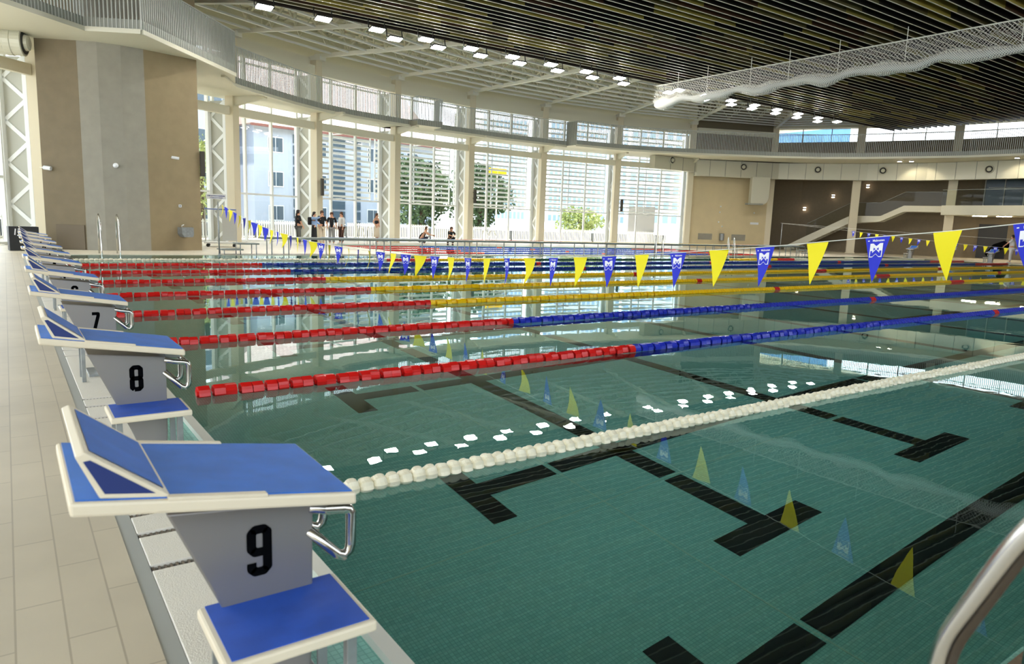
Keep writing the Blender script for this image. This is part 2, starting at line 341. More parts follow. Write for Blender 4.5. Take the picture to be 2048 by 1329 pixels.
# ---------------------------------------------------------------- starting blocks
NUMS = ['9', '8', '7', '6', '5', '4', '3', '2', '1', '0']
ordl = ['nearest the camera', 'second from the camera', 'third from the camera', 'fourth from the camera', 'fifth from the camera', 'sixth from the camera', 'seventh from the camera', 'third from the far end', 'second from the far end', 'at the far end of the row']
def rotz(x, ang, px, pz):
    pass
def platform_z(x): return .66+(-.19-x)*.11/.69        # sloping top
def make_block():
    t = thing('starting_block', '', 'starting block')
    # pedestal
    p = MB(); p.prismY([(-.665, .645), (-.27, .60), (-.275, .16), (-.285, .012), (-.40, .012), (-.455, .16)], -.125, .125); p.build('pedestal', M['greypaint'], t, bevel=.006)
    p = MB(); p.box((-.50, -.17, .0), (-.245, .17, .03)); p.box((-.56, -.135, .012), (-.40, -.12, .40)) if False else None
    p.build('base_plate', M['steelm'], t, bevel=.003)
    # platform (sheared slab)
    def slab(x0, x1, y0, y1, t0, t1, m, nm, par, bev=.006):
        q = MB(); q.add([(x, y, platform_z(x)+z) for z in (t0, t1) for x, y in ((x0, y0), (x1, y0), (x1, y1), (x0, y1))],
                        [(0,3,2,1),(4,5,6,7),(0,1,5,4),(1,2,6,5),(2,3,7,6),(3,0,4,7)])
        return q.build(nm, m, par, bevel=bev)
    pl = slab(-.885, -.19, -.26, .26, -.038, -.002, M['cream'], 'platform', t, .008)
    slab(-.872, -.20, -.247, .247, -.004, .0015, M['blue'], 'top_pad', pl, 0)
    slab(-.68, -.44, -.262, -.238, -.004, .006, M['cream'], 'edge_rail', pl, .002)
    slab(-.68, -.44, .238, .262, -.004, .006, M['cream'], 'edge_rail', pl, .002)
    # wedge footrest
    wp = [(-.868, .872), (-.848, .880), (-.672, .742), (-.672, .735), (-.822, .762)]
    q = MB(); q.prismY(wp, -.245, .245); wg = q.build('foot_wedge', M['cream'], t, bevel=.005)
    q = MB()
    a = Vector((-.848, 0, .880)); c = Vector((-.672, 0, .742)); nrm = Vector((.138, 0, .176)).normalized()
    def on(s, y, h=.002): v = a+(c-a)*s+nrm*h; return (v.x, y, v.z)
    q.quad(on(.06, -.212), on(.94, -.212), on(.94, .212), on(.06, .212)); q.build('wedge_pad', M['blue'], wg)
    q = MB(); ins = [(-.852, .858), (-.838, .860), (-.704, .754), (-.812, .773)]
    q.add([(x, -.2465, z) for x, z in ins], [(0, 1, 2, 3)]); q.build('side_panel', M['navy'], wg)
    q = MB(); q.add([(x, .2465, z) for x, z in ins], [(3, 2, 1, 0)]); q.build('side_panel', M['navy'], wg)
    # backstroke grip loops
    for s in (-.118, .118):
        q = MB(); pts = [(-.28, s, .582), (-.23, s, .566), (-.175, s, .558), (-.158, s, .552), (-.150, s, .538), (-.150, s, .44), (-.155, s, .418), (-.172, s, .404), (-.195, s, .414), (-.285, s, .512)]
        q.tube(pts, .0165, 10); q.build('hand_grip', M['steel'], t, smooth=True)
    q = MB(); q.tube([(-.16, -.118, .553), (-.16, .118, .553)], .0165, 10); q.build('hand_grip', M['steel'], t, smooth=True)
    q = MB(); q.box((-.27, -.10, .585), (-.19, .10, .62)); q.build('grip_bracket', M['steelm'], t, bevel=.004)
    # side step
    q = MB(); q.box((-.592, -.405, .305), (-.19, -.085, .338)); st = q.build('step', M['cream'], t, bevel=.008)
    q = MB(); q.box((-.572, -.388, .336), (-.208, -.092, .3415)); q.build('step_pad', M['bluestep'], st)
    for x in (-.55, -.25):
        q = MB(); q.box((x-.015, -.37, .012), (x+.015, -.34, .306)); q.build('step_leg', M['steelm'], t, bevel=.003)
    for x in (-.55, -.25):
        q = MB(); q.box((x-.015, -.142, .012), (x+.015, -.128, .304)); q.build('step_leg', M['steelm'], t, bevel=.002)
    return t
proto = make_block()
L_, R_, T_, B_ = .078, .372, .922, .078
DG = {'9': [[(L_,.27),(L_,.15),(L_+.07,B_),(R_-.07,B_),(R_,.15),(R_,.85),(R_-.07,T_),(L_+.07,T_),(L_,.85),(L_,.55),(L_+.07,.47),(R_,.47)]],
 '8': [[(L_+.07,B_),(R_-.07,B_),(R_,.15),(R_,.43),(R_-.05,.50),(R_,.57),(R_,.85),(R_-.07,T_),(L_+.07,T_),(L_,.85),(L_,.57),(L_+.05,.50),(L_,.43),(L_,.15),(L_+.07,B_)],[(L_+.05,.5),(R_-.05,.5)]],
 '7': [[(L_-.01,T_),(R_,T_),(R_,.80),(L_+.11,B_)]], '6': [[(R_,.73),(R_,.85),(R_-.07,T_),(L_+.07,T_),(L_,.85),(L_,.15),(L_+.07,B_),(R_-.07,B_),(R_,.15),(R_,.45),(R_-.07,.53),(L_,.53)]],
 '5': [[(R_,T_),(L_,T_),(L_,.53),(R_-.07,.56),(R_,.48),(R_,.15),(R_-.07,B_),(L_+.07,B_),(L_,.15),(L_,.27)]], '4': [[(R_-.09,B_),(R_-.09,T_),(L_,.30),(R_+.03,.30)]],
 '3': [[(L_,.75),(L_,.85),(L_+.07,T_),(R_-.07,T_),(R_,.85),(R_,.57),(R_-.08,.5),(R_,.43),(R_,.15),(R_-.07,B_),(L_+.07,B_),(L_,.15),(L_,.25)],[(R_-.08,.5),(L_+.12,.5)]],
 '2': [[(L_,.72),(L_,.85),(L_+.07,T_),(R_-.07,T_),(R_,.85),(R_,.62),(L_,.20),(L_,B_),(R_,B_)]], '1': [[(L_+.05,.78),(L_+.2,T_),(L_+.2,B_)]],
 '0': [[(L_+.07,B_),(R_-.07,B_),(R_,.15),(R_,.85),(R_-.07,T_),(L_+.07,T_),(L_,.85),(L_,.15),(L_+.07,B_)]]}
def digit(d, h, m, w=.15):
    b = MB(); zz = 0
    for path in DG[d]:
        for (x0, y0), (x1, y1) in zip(path, path[1:]):
            zz += .00003
            l = math.hypot(x1-x0, y1-y0); nx, ny = -(y1-y0)/l*w/2, (x1-x0)/l*w/2
            b.quad(((x0+nx-.225)*h, (y0+ny-.5)*h, zz), ((x0-nx-.225)*h, (y0-ny-.5)*h, zz), ((x1-nx-.225)*h, (y1-ny-.5)*h, zz), ((x1+nx-.225)*h, (y1+ny-.5)*h, zz))
        for (x, y) in path[1:-1]: b.add([((x+math.cos(a*PI/6)*w/2-.225)*h, (y+math.sin(a*PI/6)*w/2-.5)*h, zz+.0001) for a in range(12)], [tuple(range(12))])
    return b.mesh('lane_number', m)
digits = {d: digit(d, .150, M['black'], .175) for d in '0123456789'}
blocks = [proto]+[copy_tree(proto) for _ in range(9)]; farproto = [copy_tree(proto) for _ in range(3)]
for i in range(10):
    o = blocks[i]
    o.location = (.008+.0212*i, -3.75+2.5*i, 0); o['label'] = 'blue and cream starting block numbered %s, %s' % (NUMS[i], ordl[i]); o['group'] = 'starting blocks along the near end of the pool'
    n_ = link_mesh('lane_number', digits[NUMS[i]], o, (-.428, -.1265, .487)); n_.rotation_euler = (PI/2, 0, 0); n_['label'] = 'black number %s on the pedestal' % NUMS[i]
for i, (k, w) in enumerate(((9, 'by the far corner'), (8, 'left of the big yellow pennant'), (7, 'beside the person in white'))):
    o = farproto[i]; o.location = (50, -3.75+2.5*k, 0); o.rotation_euler = (0, 0, PI)
    o['label'] = 'distant starting block at the opposite pool end, '+w; o['group'] = 'starting blocks along the far end'

# ---------------------------------------------------------------- lane ropes
def disc_mesh(m, r, sp, seg, name):
    b = MB(); h = sp*.5
    if 'ivory' in m.name: b.lathe([(r*.55, -h), (r*.86, -h*.72), (r*.98, -h*.35), (r, 0), (r*.98, h*.35), (r*.86, h*.72), (r*.55, h)], axis='x', seg=seg, flute=.85)
    else: b.lathe([(r*.32, -h), (r*.32, -h*.55), (r*.80, -h*.80), (r*.97, -h*.84), (r, -h*.6), (r, h*.6), (r*.97, h*.84), (r*.80, h*.80), (r*.32, h*.55), (r*.32, h)], axis='x', seg=seg, flute=.90)
    return b.mesh(name, m)
def add_disc(b, c, r, sp, seg=8, rnd=0):
    h = sp*.5
    b.lathe([(r*.4, -h), (r*.92, -h*.75), (r, 0), (r*.92, h*.75), (r*.4, h)], c=c, axis='x', seg=seg, flute=.88)
COLS = ['red', 'bluef', 'navyf', 'yel', 'green', 'whitef']
dcache = {}
def rope(y, x0, x1, colfn, sp, r, label, group, z=.012, ind=100, seg=16, rseg=8, desc='lane_rope'):
    t = thing(desc, label, 'lane rope', (x0, y, z), 0, group)
    b = MB(); b.tube([(0, 0, 0), (x1-x0, 0, 0)], .006, 6); b.build('cable', M['cord'], t)
    n = int((x1-x0)/sp); rest = MB(); rr = random.Random(int(y*100))
    for i in range(n):
        x = x0+(i+.5)*sp; cname = colfn(x)
        if i < ind:
            key = (cname, r, sp, seg)
            if key not in dcache: dcache[key] = disc_mesh(M[cname], r, sp, seg, 'float_disc')
            o = link_mesh('float_disc', dcache[key], t, (x-x0+(.007 if i % 2 else -.007)*(cname != 'whitef'), rr.uniform(-.004, .004), rr.uniform(-.003, .003))); o.rotation_euler = (rr.uniform(0, PI), 0, rr.uniform(-.06, .06))
        else:
            rest.mi = COLS.index(cname); add_disc(rest, (x-x0, 0, 0), r, sp, rseg)
    if rest.v:
        o = rest.build('float_discs_beyond', [M[c] for c in COLS], t); o['kind'] = 'stuff'; o.name = 'float_disc_run'
    return t
def fina(main):
    def f(x):
        if x < 5 or x > 45: return 'red'
        if abs(x-15) < .12 or abs(x-35) < .12: return 'red'
        if abs(x-25) < .45: return 'red'
        return main
    return f
G_ = 'lane ropes across the large pool'
rope(-2.43, .42, 49.6, lambda x: 'whitef', .078, .056, 'ivory white lane rope nearest the camera, all one colour', G_, ind=100)
info = [('bluef', 'red then royal blue lane rope nearest the camera, first behind the white one'), ('bluef', 'red then royal blue lane rope, second behind the nearest white one'),
        ('yel', 'red then yellow lane rope nearest the camera of the yellow ones'), ('yel', 'red then yellow lane rope in the middle of the three yellow ones'), ('yel', 'red then yellow lane rope farthest back of the three yellow ones'),
        ('navyf', 'red then dark blue lane rope just behind the yellow ropes'), ('navyf', 'red then dark blue lane rope just in front of the far white one')]
for k, (cn, lb) in enumerate(info):
    rope(2.5*k + [.05, .02, 0, 0, 0, 0, 0][k], .2, 49.6, fina(cn), .104, .066 if k < 4 else .064, lb, G_, ind=100, seg=16 if k < 3 else 10)
def polo(x):
    if x < 10.06 or x > 34.6: return 'whitef'
    if x < 12 or x > 33: return 'red'
    if x < 16.1 or x > 29: return 'yel'
    return 'green'
rope(17.4, .3, 49.6, polo, .12, .05, 'rearmost rope, white with red, yellow and green stretches, before the raised walkway', G_, ind=60, seg=8)
for k, y in enumerate((22.9, 25.1, 27.3, 29.5)):
    rope(y, 13.3, 38.5, lambda x: 'red' if x < 17.8 or x > 34 else ('red' if abs(x-25.5+k*.8) < .15 else 'bluef'), .12, .032,
         ['red and blue lane rope of the small pool, nearest the walkway', 'red and blue lane rope of the small pool, second from the walkway', 'red and blue lane rope of the small pool, third from the walkway', 'red and blue lane rope of the small pool, nearest the window wall'][k],
         'lane ropes of the small pool behind the walkway', z=-.01, ind=0, desc='lane_rope', rseg=6)

# ---------------------------------------------------------------- backstroke flags
SAG = [(-6.5, 1.93), (-5.1, 1.745), (-3.73, 1.56), (-3.24, 1.49), (-2.71, 1.43), (-2.15, 1.36), (-1.59, 1.29), (-1.07, 1.24), (-.52, 1.18), (.05, 1.13), (.57, 1.08), (1.65, 1.0), (2.73, .93), (3.77, .87), (5.37, .82), (6.47, .80), (8.57, .79), (11.02, .85), (14.2, 1.04), (16.88, 1.33), (19.97, 1.79)]
def interp(T, y):
    for (a, za), (b, zb) in zip(T, T[1:]):
        if a <= y <= b: return za+(zb-za)*(y-a)/(b-a)
    return T[-1][1] if y > T[-1][0] else T[0][1]
lmesh = text_mesh('Malmsten', .027, M['penW'], bold=.0006, sx=.95, name='lettering')
def pennant(par, x, y, z, blue, tilt, w=.212, L=.385, curl=.02, detail=True, sgn=-1, ph=0, tw=0):
    def P(u, v):       # u 0..1 from +y to -y, v 0..1 downwards
        ww = w*(1-v)**.93*(1-.12*curl*20*math.sin(PI*v)*.3)
        yy = (.5-u)*ww + curl*v*v*2.2
        xx = curl*1.3*math.sin(v*PI*1.1+ph)*(.4+v) + tw*(u-.5)*ww + .25*curl*math.sin(u*PI*2+ph)*v
        return Vector((xx, yy, -v*L + (.5-u)*w*tilt*(1-v)))
    b = MB(); nu, nv = 4, 8
    for j in range(nv+1):
        for i in range(nu+1): b.v.append(tuple(P(i/nu, min(j/nv, .985))))
    for j in range(nv):
        for i in range(nu):
            a = j*(nu+1)+i; b.f.append((a, a+1, a+nu+2, a+nu+1)); b.m.append(0)
    o = b.build('pennant', M['penB'] if blue else M['penY'], par, smooth=True, loc=(x, y, z)); o['label'] = 'blue pennant with a white emblem' if blue else 'plain yellow pennant'
    if blue and detail:
        def E(pts, h, m, nm):
            q = MB()
            for poly in pts:
                vs = []
                for (a, c) in poly:
                    v = .135+(1-c)*.30; hw = .55*w*.93; ysize = hw*(a-.5)      # a left..right as seen from -x
                    u = .5+ysize/(w*(1-v)**.93)
                    p = P(u, v); vs.append((p.x+sgn*h, p.y, p.z))
                q.add(vs, [tuple(range(len(vs)))])
            q.build(nm, m, o)
        E([[(0, 0), (0, .5), (.5, .5), (.5, .22), (.25, 0)], [(.5, .22), (.5, .5), (1, .5), (1, 0), (.75, 0)], [(0, .5), (0, 1), (.24, 1), (.5, .8), (.5, .5)], [(.5, .5), (.5, .8), (.76, 1), (1, 1), (1, .5)]], .004, M['penW'], 'emblem')
        E([[(.07, .06), (.07, .46), (.22, .46), (.22, .30), (.27, .06)], [(.27, .06), (.22, .30), (.5, .56), (.5, .27)], [(.5, .27), (.5, .56), (.78, .30), (.73, .06)], [(.73, .06), (.78, .30), (.78, .46), (.93, .46), (.93, .06)],
           [(.30, .70), (.30, .48), (.46, .59)], [(.70, .70), (.54, .59), (.70, .48)]], .006, M['penB'], 'emblem')
        E([[(-.22, 1.17), (-.22, 1.24), (-.08, 1.24), (-.08, 1.17)]], .004, M['penW'], 'emblem')
        t_ = link_mesh('lettering', lmesh, o); p = P(.5, .07); t_.location = (p.x+sgn*.004, p.y-.012, p.z); t_.rotation_euler = (PI/2-.0, 0, -PI/2)
        t_.rotation_euler = (PI/2, math.atan(tilt)*1.0, -PI/2)
    return o
fl1 = thing('pennant_line', 'sagging white cord of yellow and blue pennants close to the camera', 'flag line', (5, 0, 0))
b = MB(); pts = [(0, y/4, interp(SAG, y/4)) for y in range(-24, 80)]+[(0, 19.97, 1.79)]
b.tube(pts, .0045, 5); b.build('cord', M['cord'], fl1)
rr = random.Random(3)
for k in range(-2, 43):
    y = -3.24+.5417*k
    if y > 19.9: break
    slope = (interp(SAG, y+.1)-interp(SAG, y-.1))/.2
    blue = (k % 2 != 0)
    pennant(fl1, 0, y, interp(SAG, y)-.002, blue, slope, curl=(rr.uniform(.003, .012) if blue else rr.uniform(.006, .03)) if k > 0 else -.012, detail=k < 26, ph=rr.uniform(0, 2), tw=rr.uniform(-.7, .7) if k > 14 else rr.uniform(-.3, .3) if k > 3 else rr.uniform(-.06, .06))
def flagpost(x, y, h, label):
    t = thing('flag_post', label, 'post', (x, y, 0)); b = MB(); b.tube([(0, 0, 0), (0, 0, h)], .022, 10); b.build('pole', M['steelm'], t, smooth=True)
    b = MB(); b.lathe([(.07, 0), (.07, .02), (.03, .03), (.03, .07)], seg=12); b.build('base', M['steelm'], t); return t
flagpost(5, 20.05, 1.84, 'thin steel post at the far left end of the near pennant line')
SAG2 = [(8, 1.36), (10.46, .98+.36), (12.41, 1.06+.3), (13.43, 1.42), (14.59, 1.46), (16.3, 1.52), (17.27, 1.56), (19.04, 1.68), (19.97, 1.74), (25.4, 2.12)]
SAG2 = [(8, .95), (10.46, 1.0), (12.41, 1.1), (13.43, 1.16), (14.59, 1.24), (16.3, 1.38), (17.27, 1.47), (19.04, 1.62), (19.97, 1.71), (25.4, 2.12)]
fl2 = thing('pennant_line', 'small distant cord of yellow and blue pennants near the far starting blocks', 'flag line', (45, 0, 0))
b = MB(); b.tube([(0, y, interp(SAG2, y)) for y in (6, 8, 10.46, 12.41, 13.43, 14.59, 16.3, 17.27, 19.04, 19.97, 25.4)], .006, 5); b.build('cord', M['cord'], fl2)
for k in range(24):
    y = 20-.53*k
    if y < 8.5: break
    pennant(fl2, 0, y, interp(SAG2, y), k % 2 == 0, .08, w=.24, L=.38, curl=.01+.01*(k % 3), detail=True, ph=k)
flagpost(45, 25.4, 2.15, 'thin white post left of the stairs holding the distant pennant line')
t = thing('false_start_rope', 'plain thin cord strung above the distant pennants', 'rope', (44.8, 0, 0)); b = MB(); b.tube([(0, 25.4, 2.14), (0, 18, 1.78), (0, 10, 1.5), (0, 5, 1.6)], .006, 5); b.build('cord', M['cord'], t)

# ---------------------------------------------------------------- raised walkway with stairs
wk = thing('raised_walkway', 'long grey raised walkway on slim posts between the two pools', 'walkway', (0, 20.72, DZ))
b = MB(); b.box((6.6, -.36, .56), (40.2, .36, .64)); b.build('deck_plank', M['dsteel'], wk, bevel=.01)
for nm, x0, x1, m in (('edge_strip', 9, 15, 'clothlb'), ('edge_strip', 15, 21, 'red'), ('edge_strip', 21, 33.2, 'yel'), ('edge_strip', 33.2, 36.3, 'red'), ('edge_strip', 36.3, 40.2, 'clothlb')):
    b = MB(); b.box((x0, .33, .64), (x1, .36, .655)); b.build(nm, M[m], wk)
for i in range(17):
    for dx in (0, .62):
        x = 6.9+i*2.05+dx
        for y in (-.3, .3):
            if y > 0 and i % 2: continue
            b = MB(); b.tube([(x, y, 0), (x, y, .57)], .022, 6); b.build('leg', M['steelm'], wk)
for sgn, x0, tw in ((-1, 6.6, 'left'), (1, 40.2, 'right')):
    for k in (1, 2):
        zt = .62-.21*k; xa = x0+sgn*(.15+.55*(k-1)); xb = xa+sgn*.75
        b = MB(); b.box((min(xa, xb), -.36, zt-.05), (max(xa, xb), .36, zt)); b.build('stair_tread', M['dsteel'], wk, bevel=.01)
        for x in (xa+sgn*.1, xb-sgn*.1):
            for y in (-.3, .3):
                b = MB(); b.tube([(x, y, 0), (x, y, zt-.04)], .018, 6); b.build('leg', M['steelm'], wk)

# ---------------------------------------------------------------- round hall: columns, facade, gallery
CEN = (27., 8.)
Cc = {'M': (-4.6, 21.6), 'L': (.25, 26.3), 'K': (3.9, 28.7), 'A': (8.25, 30.95), 'B': (13.2, 33.1), 'C': (18.8, 34.85), 'D': (24.75, 35.8), 'E': (31.1, 36.05), 'F': (37.85, 35.4), 'G': (44.45, 33.85)}
def radial(p):
    v = (p[0]-CEN[0], p[1]-CEN[1]); n = math.hypot(*v); return (v[0]/n, v[1]/n)
def off(p, d):
    u = radial(p); return (p[0]+u[0]*d, p[1]+u[1]*d)
ZT = 9.95
def lattice_column(key, label, lat=True, ztop=ZT, solid=.46):
    p = Cc[key]; u = radial(p); ang = math.atan2(u[1], u[0])
    t = thing('lattice_column', label, 'column', (p[0], p[1], DZ), ang, 'columns round the hall')
    b = MB(); b.box((-.24, -solid/2, 0), (.20, solid/2, ztop)); b.build('column_shaft', M['column'], t, bevel=.01)  # cream puts the tan shading of an off-white shaft into colour
    if lat:
        for zlo, zhi in ((0, 6.8), (7.25, 9.0)):
            b = MB(); b.box((1.18, -.22, zlo), (1.36, .22, zhi)); b.build('outer_chord', M['whiter'], t)
            b = MB(); b.box((.21, -.22, zlo), (.36, .22, zhi)); b.build('inner_chord', M['whiter'], t)
            b = MB(); n = max(2, round((zhi-zlo)/.78)); h = (zhi-zlo)/n
            for i in range(n):
                a, c = (.36, 1.2) if i % 2 else (1.2, .36)
                b.beam((a, 0, zlo+i*h), (c, 0, zlo+(i+1)*h), .14, .09, (0, 1, 0))
            b.build('brace', M['whiter'], t)
            b = MB(); b.box((.36, -.012, zlo), (1.18, .012, zhi)); b.build('infill_panel', M['panelg'], t)
    b = MB(); b.beam((-.5, 0, ztop-.12), (.3, 0, ztop-.12), .5, .24); b.build('column_head', M['white'], t, bevel=.01)
    # gallery bracket
    b = MB(); b.prismY([(-1.9, 7.0), (-.2, 7.0), (-.2, 6.55), (-1.9, 6.88)], -.1, .1); b.build('gallery_bracket', M['offwhite'], t)
    return t
for k, lb in (('L', 'big white lattice column at the left edge of the view'), ('A', 'lattice column just right of the beige tower'), ('B', 'lattice column behind the person pointing'), ('C', 'lattice column beside the woman in the light skirt'),
              ('D', 'lattice column right of the dark green tree'), ('E', 'lattice column left of the round light green bush'), ('F', 'lattice column right of the round light green bush'), ('G', 'last lattice column where the glass meets the beige wall')):
    lattice_column(k, lb)
lattice_column('M', 'lattice column outside the view beyond the left edge'); lattice_column('K', 'lattice column hidden behind the beige tower')
RC = {'H': (51.4, 31.2), 'R1': (54.7, 25.6), 'R2': (57.4, 19.6), 'J': (58.8, 12.9), 'Q': (58.5, 5)}
for k, lb in (('H', 'cream column standing at the corner of the beige wall'), ('R1', 'cream column in front of the staircase'), ('R2', 'pale column behind the edge of the glass balcony'), ('J', 'cream column beyond the right edge')):
    p = RC[k]; u = radial(p); t = thing('round_hall_column', lb, 'column', (p[0], p[1], DZ), math.atan2(u[1], u[0]), 'columns round the hall')
    b = MB(); b.box((-.25, -.3, 0), (.25, .3, 10.6)); b.build('column_shaft', M['column'], t, bevel=.01)
    b = MB(); b.box((-.30, -.36, 0), (.30, .36, .08)); b.build('base_collar', M['column'], t)
ORD = ['M', 'L', 'K', 'A', 'B', 'C', 'D', 'E', 'F', 'G']
widx = 0
for i, (a, c) in enumerate(zip(ORD, ORD[1:])):
    A, B = Cc[a], Cc[c]; Ao, Bo = off(A, 1.27), off(B, 1.27)
    L = dist2(Ao, Bo); widx += 1
    # glazing bay: window structure with frame parts
    g = MB(); g.quad((*Ao, DZ), (*Bo, DZ), (*Bo, 9.4), (*Ao, 9.4)); w = struct(g.build('window_%d' % widx, M['glass']))
    f = MB()
    for tt in ((.03, .36, .66, .97) if a not in ('L', 'K') else (.03, .5, .97)):
        P = lerp2(Ao, Bo, tt); f.beam((*P, DZ), (*P, 9.4), .11, .16, (*radial(P), 0))
    for z in (.08, 2.5, 6.55, 7.3, 9.0): f.beam((*Ao, z), (*Bo, z), .14, .09 if z != 6.55 else .2)
    f.build('window_frame', M['whiter'], w)
    t = MB(); P0, P1 = lerp2(A, B, .04), lerp2(A, B, .96)
    t.beam((*P0, 6.32), (*P1, 6.32), .22, .40)
    struct(t.build('trim_%d' % (10+i), M['offwhite'], bevel=.01))                     # transom beam
    t = MB(); t.beam((*P0, 9.22), (*P1, 9.22), .34, .46); Q0, Q1 = off(P0, .25), off(P1, .25); t.beam((*Q0, 9.62), (*Q1, 9.62), .2, .5)
    struct(t.build('trim_%d' % (30+i), M['offwhite']))                                # ring beam and trough
    # upper wall closing the gap under the roof
    t = MB(); R0, R1_ = off(A, 1.45), off(B, 1.45); t.beam((*R0, 10.65), (*R1_, 10.65), .1, 2.4); struct(t.build('wall_upper', M['sheet']))
    if a in ('B', 'C', 'D', 'E', 'F'):
        lv = thing('louvre_screen', ['white louvres outside the bay behind the standing group', 'white louvres outside the bay with the dark green tree', 'white louvres outside the bay with the yellow sign post', 'white louvres outside the bay with the light green bush', 'white louvres outside the last glazed bay'][['B', 'C', 'D', 'E', 'F'].index(a)], 'louvre screen', (0, 0, 0), 0, 'sun louvres outside the glass wall')
        A3, B3 = off(A, 2.1), off(B, 2.1); b = MB()
        s0 = .22 if a == 'B' else .03
        for z in [2.72+.315*j for j in range(12)]+([6.9, 7.25, 7.6, 7.95, 8.3, 8.65] if a in ('D', 'E', 'F') else []):
            b.beam((*lerp2(A3, B3, s0), z), (*lerp2(A3, B3, .97), z), .14, .12)
        b.build('louvre_blade', M['whiter'], lv)
        b = MB()
        for s in (s0, .5, .97): P = lerp2(A3, B3, s); b.beam((*P, 2.6), (*P, 8.8 if a in 'DEF' else 6.4), .05, .08)
        for s in (.5,):
            for z_ in (2.55, 6.3): b.beam((*lerp2(A3, B3, s), z_), (*lerp2(off(A, 1.3), off(B, 1.3), s), z_), .05, .05)
        b.build('upright', M['whiter'], lv)
    # picket fence outdoors
    if a != 'M':
        fn = thing('picket_fence', 'white picket fence outside the %s' % {'L': 'leftmost lattice column', 'K': 'tower', 'A': 'clear glass bay', 'B': 'bay behind the standing group', 'C': 'bay with the dark green tree', 'D': 'bay with the crouching people to its left', 'E': 'bay with the light green bush', 'F': 'last glazed bay'}[a], 'fence', (0, 0, 0), 0, 'picket fences outside the glass')
        A4, B4 = off(A, 4.6), off(B, 4.6); A4, B4 = lerp2(A4, B4, .015), lerp2(A4, B4, .985); L4 = dist2(A4, B4); b = MB(); n = int(L4/.16)
        for j in range(n): P = lerp2(A4, B4, j/n); b.beam((*P, .05), (*P, 1.12), .07, .03, (*radial(P), 0))
        b.build('picket', M['whiter'], fn)
        b = MB(); b.beam((*A4, 1.0), (*B4, 1.0), .04, .07); b.beam((*A4, .18), (*B4, .18), .04, .07); b.build('fence_rail', M['whiter'], fn)

# gallery slab
ZS0, ZS1, ZR = 7.0, 7.25, 8.62
P1 = [(-5.8, 14.3), (-.7, 19.1), (1.4, 21.0), (2.88, 20.15), (6.95, 25.1)]
P2 = [(6.6, 25.6), (7.6, 27.6), (9.0, 28.75), (11.1, 30.4), (12.9, 31.55), (15.1, 32.5), (17.3, 33.1), (19.2, 33.45)]
P3 = [(19.2, 32.7), (20.9, 32.8)]
P4 = [(20.9, 33.75), (23.6, 34.1), (26.8, 34.35), (31.8, 34.3)]
P5 = [(31.8, 33.2), (35.3, 32.7), (38.3, 31.7), (41.2, 30.2), (45.4, 27.4), (48.3, 24.9), (49.9, 22.5), (51.5, 19.1), (52.5, 16.7), (52.9, 13.6), (52.6, 6)]
outer = [off(Cc[k], 1.0) for k in ORD]+[off((48, 33.4), .6), off(RC['H'], .6), off(RC['R1'], .6), off(RC['R2'], .6), off(RC['J'], .6), off(RC['Q'], .6)]
inner = P1+P2[1:]+P3+P4+P5
poly = inner+outer[::-1]
def ngon_slab(name, inner, outer, z0, z1, m):
    # strip between two polylines, resampled
    def resamp(P, n):
        d = [0]
        for a, b_ in zip(P, P[1:]): d.append(d[-1]+dist2(a, b_))
        out = []
        for i in range(n):
            s = d[-1]*i/(n-1); j = max(k for k in range(len(d)) if d[k] <= s+1e-9); j = min(j, len(P)-2)
            out.append(lerp2(P[j], P[j+1], (s-d[j])/max(1e-9, d[j+1]-d[j])))
        return out
    inn = inner; b = MB(); out = []
    for p in inn:       # nearest point on outer polyline
        best = None
        for a, c in zip(outer, outer[1:]):
            ab = (c[0]-a[0], c[1]-a[1]); tt = max(0, min(1, ((p[0]-a[0])*ab[0]+(p[1]-a[1])*ab[1])/(ab[0]**2+ab[1]**2))); q = lerp2(a, c, tt); dd = dist2(p, q)
            if best is None or dd < best[0]: best = (dd, q)
        out.append(best[1])
    for i in range(len(inn)-1):
        a, c, d, e = inn[i], inn[i+1], out[i+1], out[i]
        if dist2(a, c) < 1e-4: continue
        b.add([(*a, z0), (*c, z0), (*d, z0), (*e, z0), (*a, z1), (*c, z1), (*d, z1), (*e, z1)], [(0,3,2,1),(4,5,6,7),(0,1,5,4),(1,2,6,5),(2,3,7,6),(3,0,4,7)])
    return struct(b.build(name, m))
ngon_slab('floor_gallery', inner, outer, ZS0, ZS1, M['offwhite'])
# underside beams of gallery
b = MB()
for P in (P1, P2, P4, P5):
    for a, c in zip(P, P[1:]):
        b.beam((*a, ZS0-.02), (*c, ZS0-.02), .14, .14)
struct(b.build('trim_8', M['offwhite']))
def railing(P, label, m='railg', closed_panel=False, fm='slabf'):
    t = thing('gallery_railing', label, 'railing', (0, 0, 0), 0, 'railings of the upper gallery')
    b = MB(); r = MB(); f = MB()
    for a, c in zip(P, P[1:]):
        L = dist2(a, c); n = max(1, int(L/.115)); dx = ((c[0]-a[0])/L, (c[1]-a[1])/L)
        for j in range(n+1):
            q = lerp2(a, c, j/n); b.beam((*q, ZS0+.02), (*q, ZR), .030, .04, (-dx[1], dx[0], 0))
        r.beam((*a, ZR+.01), (*c, ZR+.01), .06, .04); f.beam((*a, ZS1-.08), (*c, ZS1-.08), .012, .34)
    b.build('baluster_row', M[m], t); r.build('top_rail', M[m], t); f.build('toe_board', M[fm], t); return t
railing(P1[:3], 'grey barred gallery railing at the top left corner of the view')
railing(P1[2:4], 'short grey barred railing above the grey tower face')
railing(P1[3:], 'grey barred railing sloping away right from the tower')
railing([P1[-1], P2[1]], 'end return of the grey railing beside the tower')
railing(P2[:5], 'white gallery railing between the tower and the first upper column')
railing(P2[4:], 'white gallery railing left of the small box balcony')
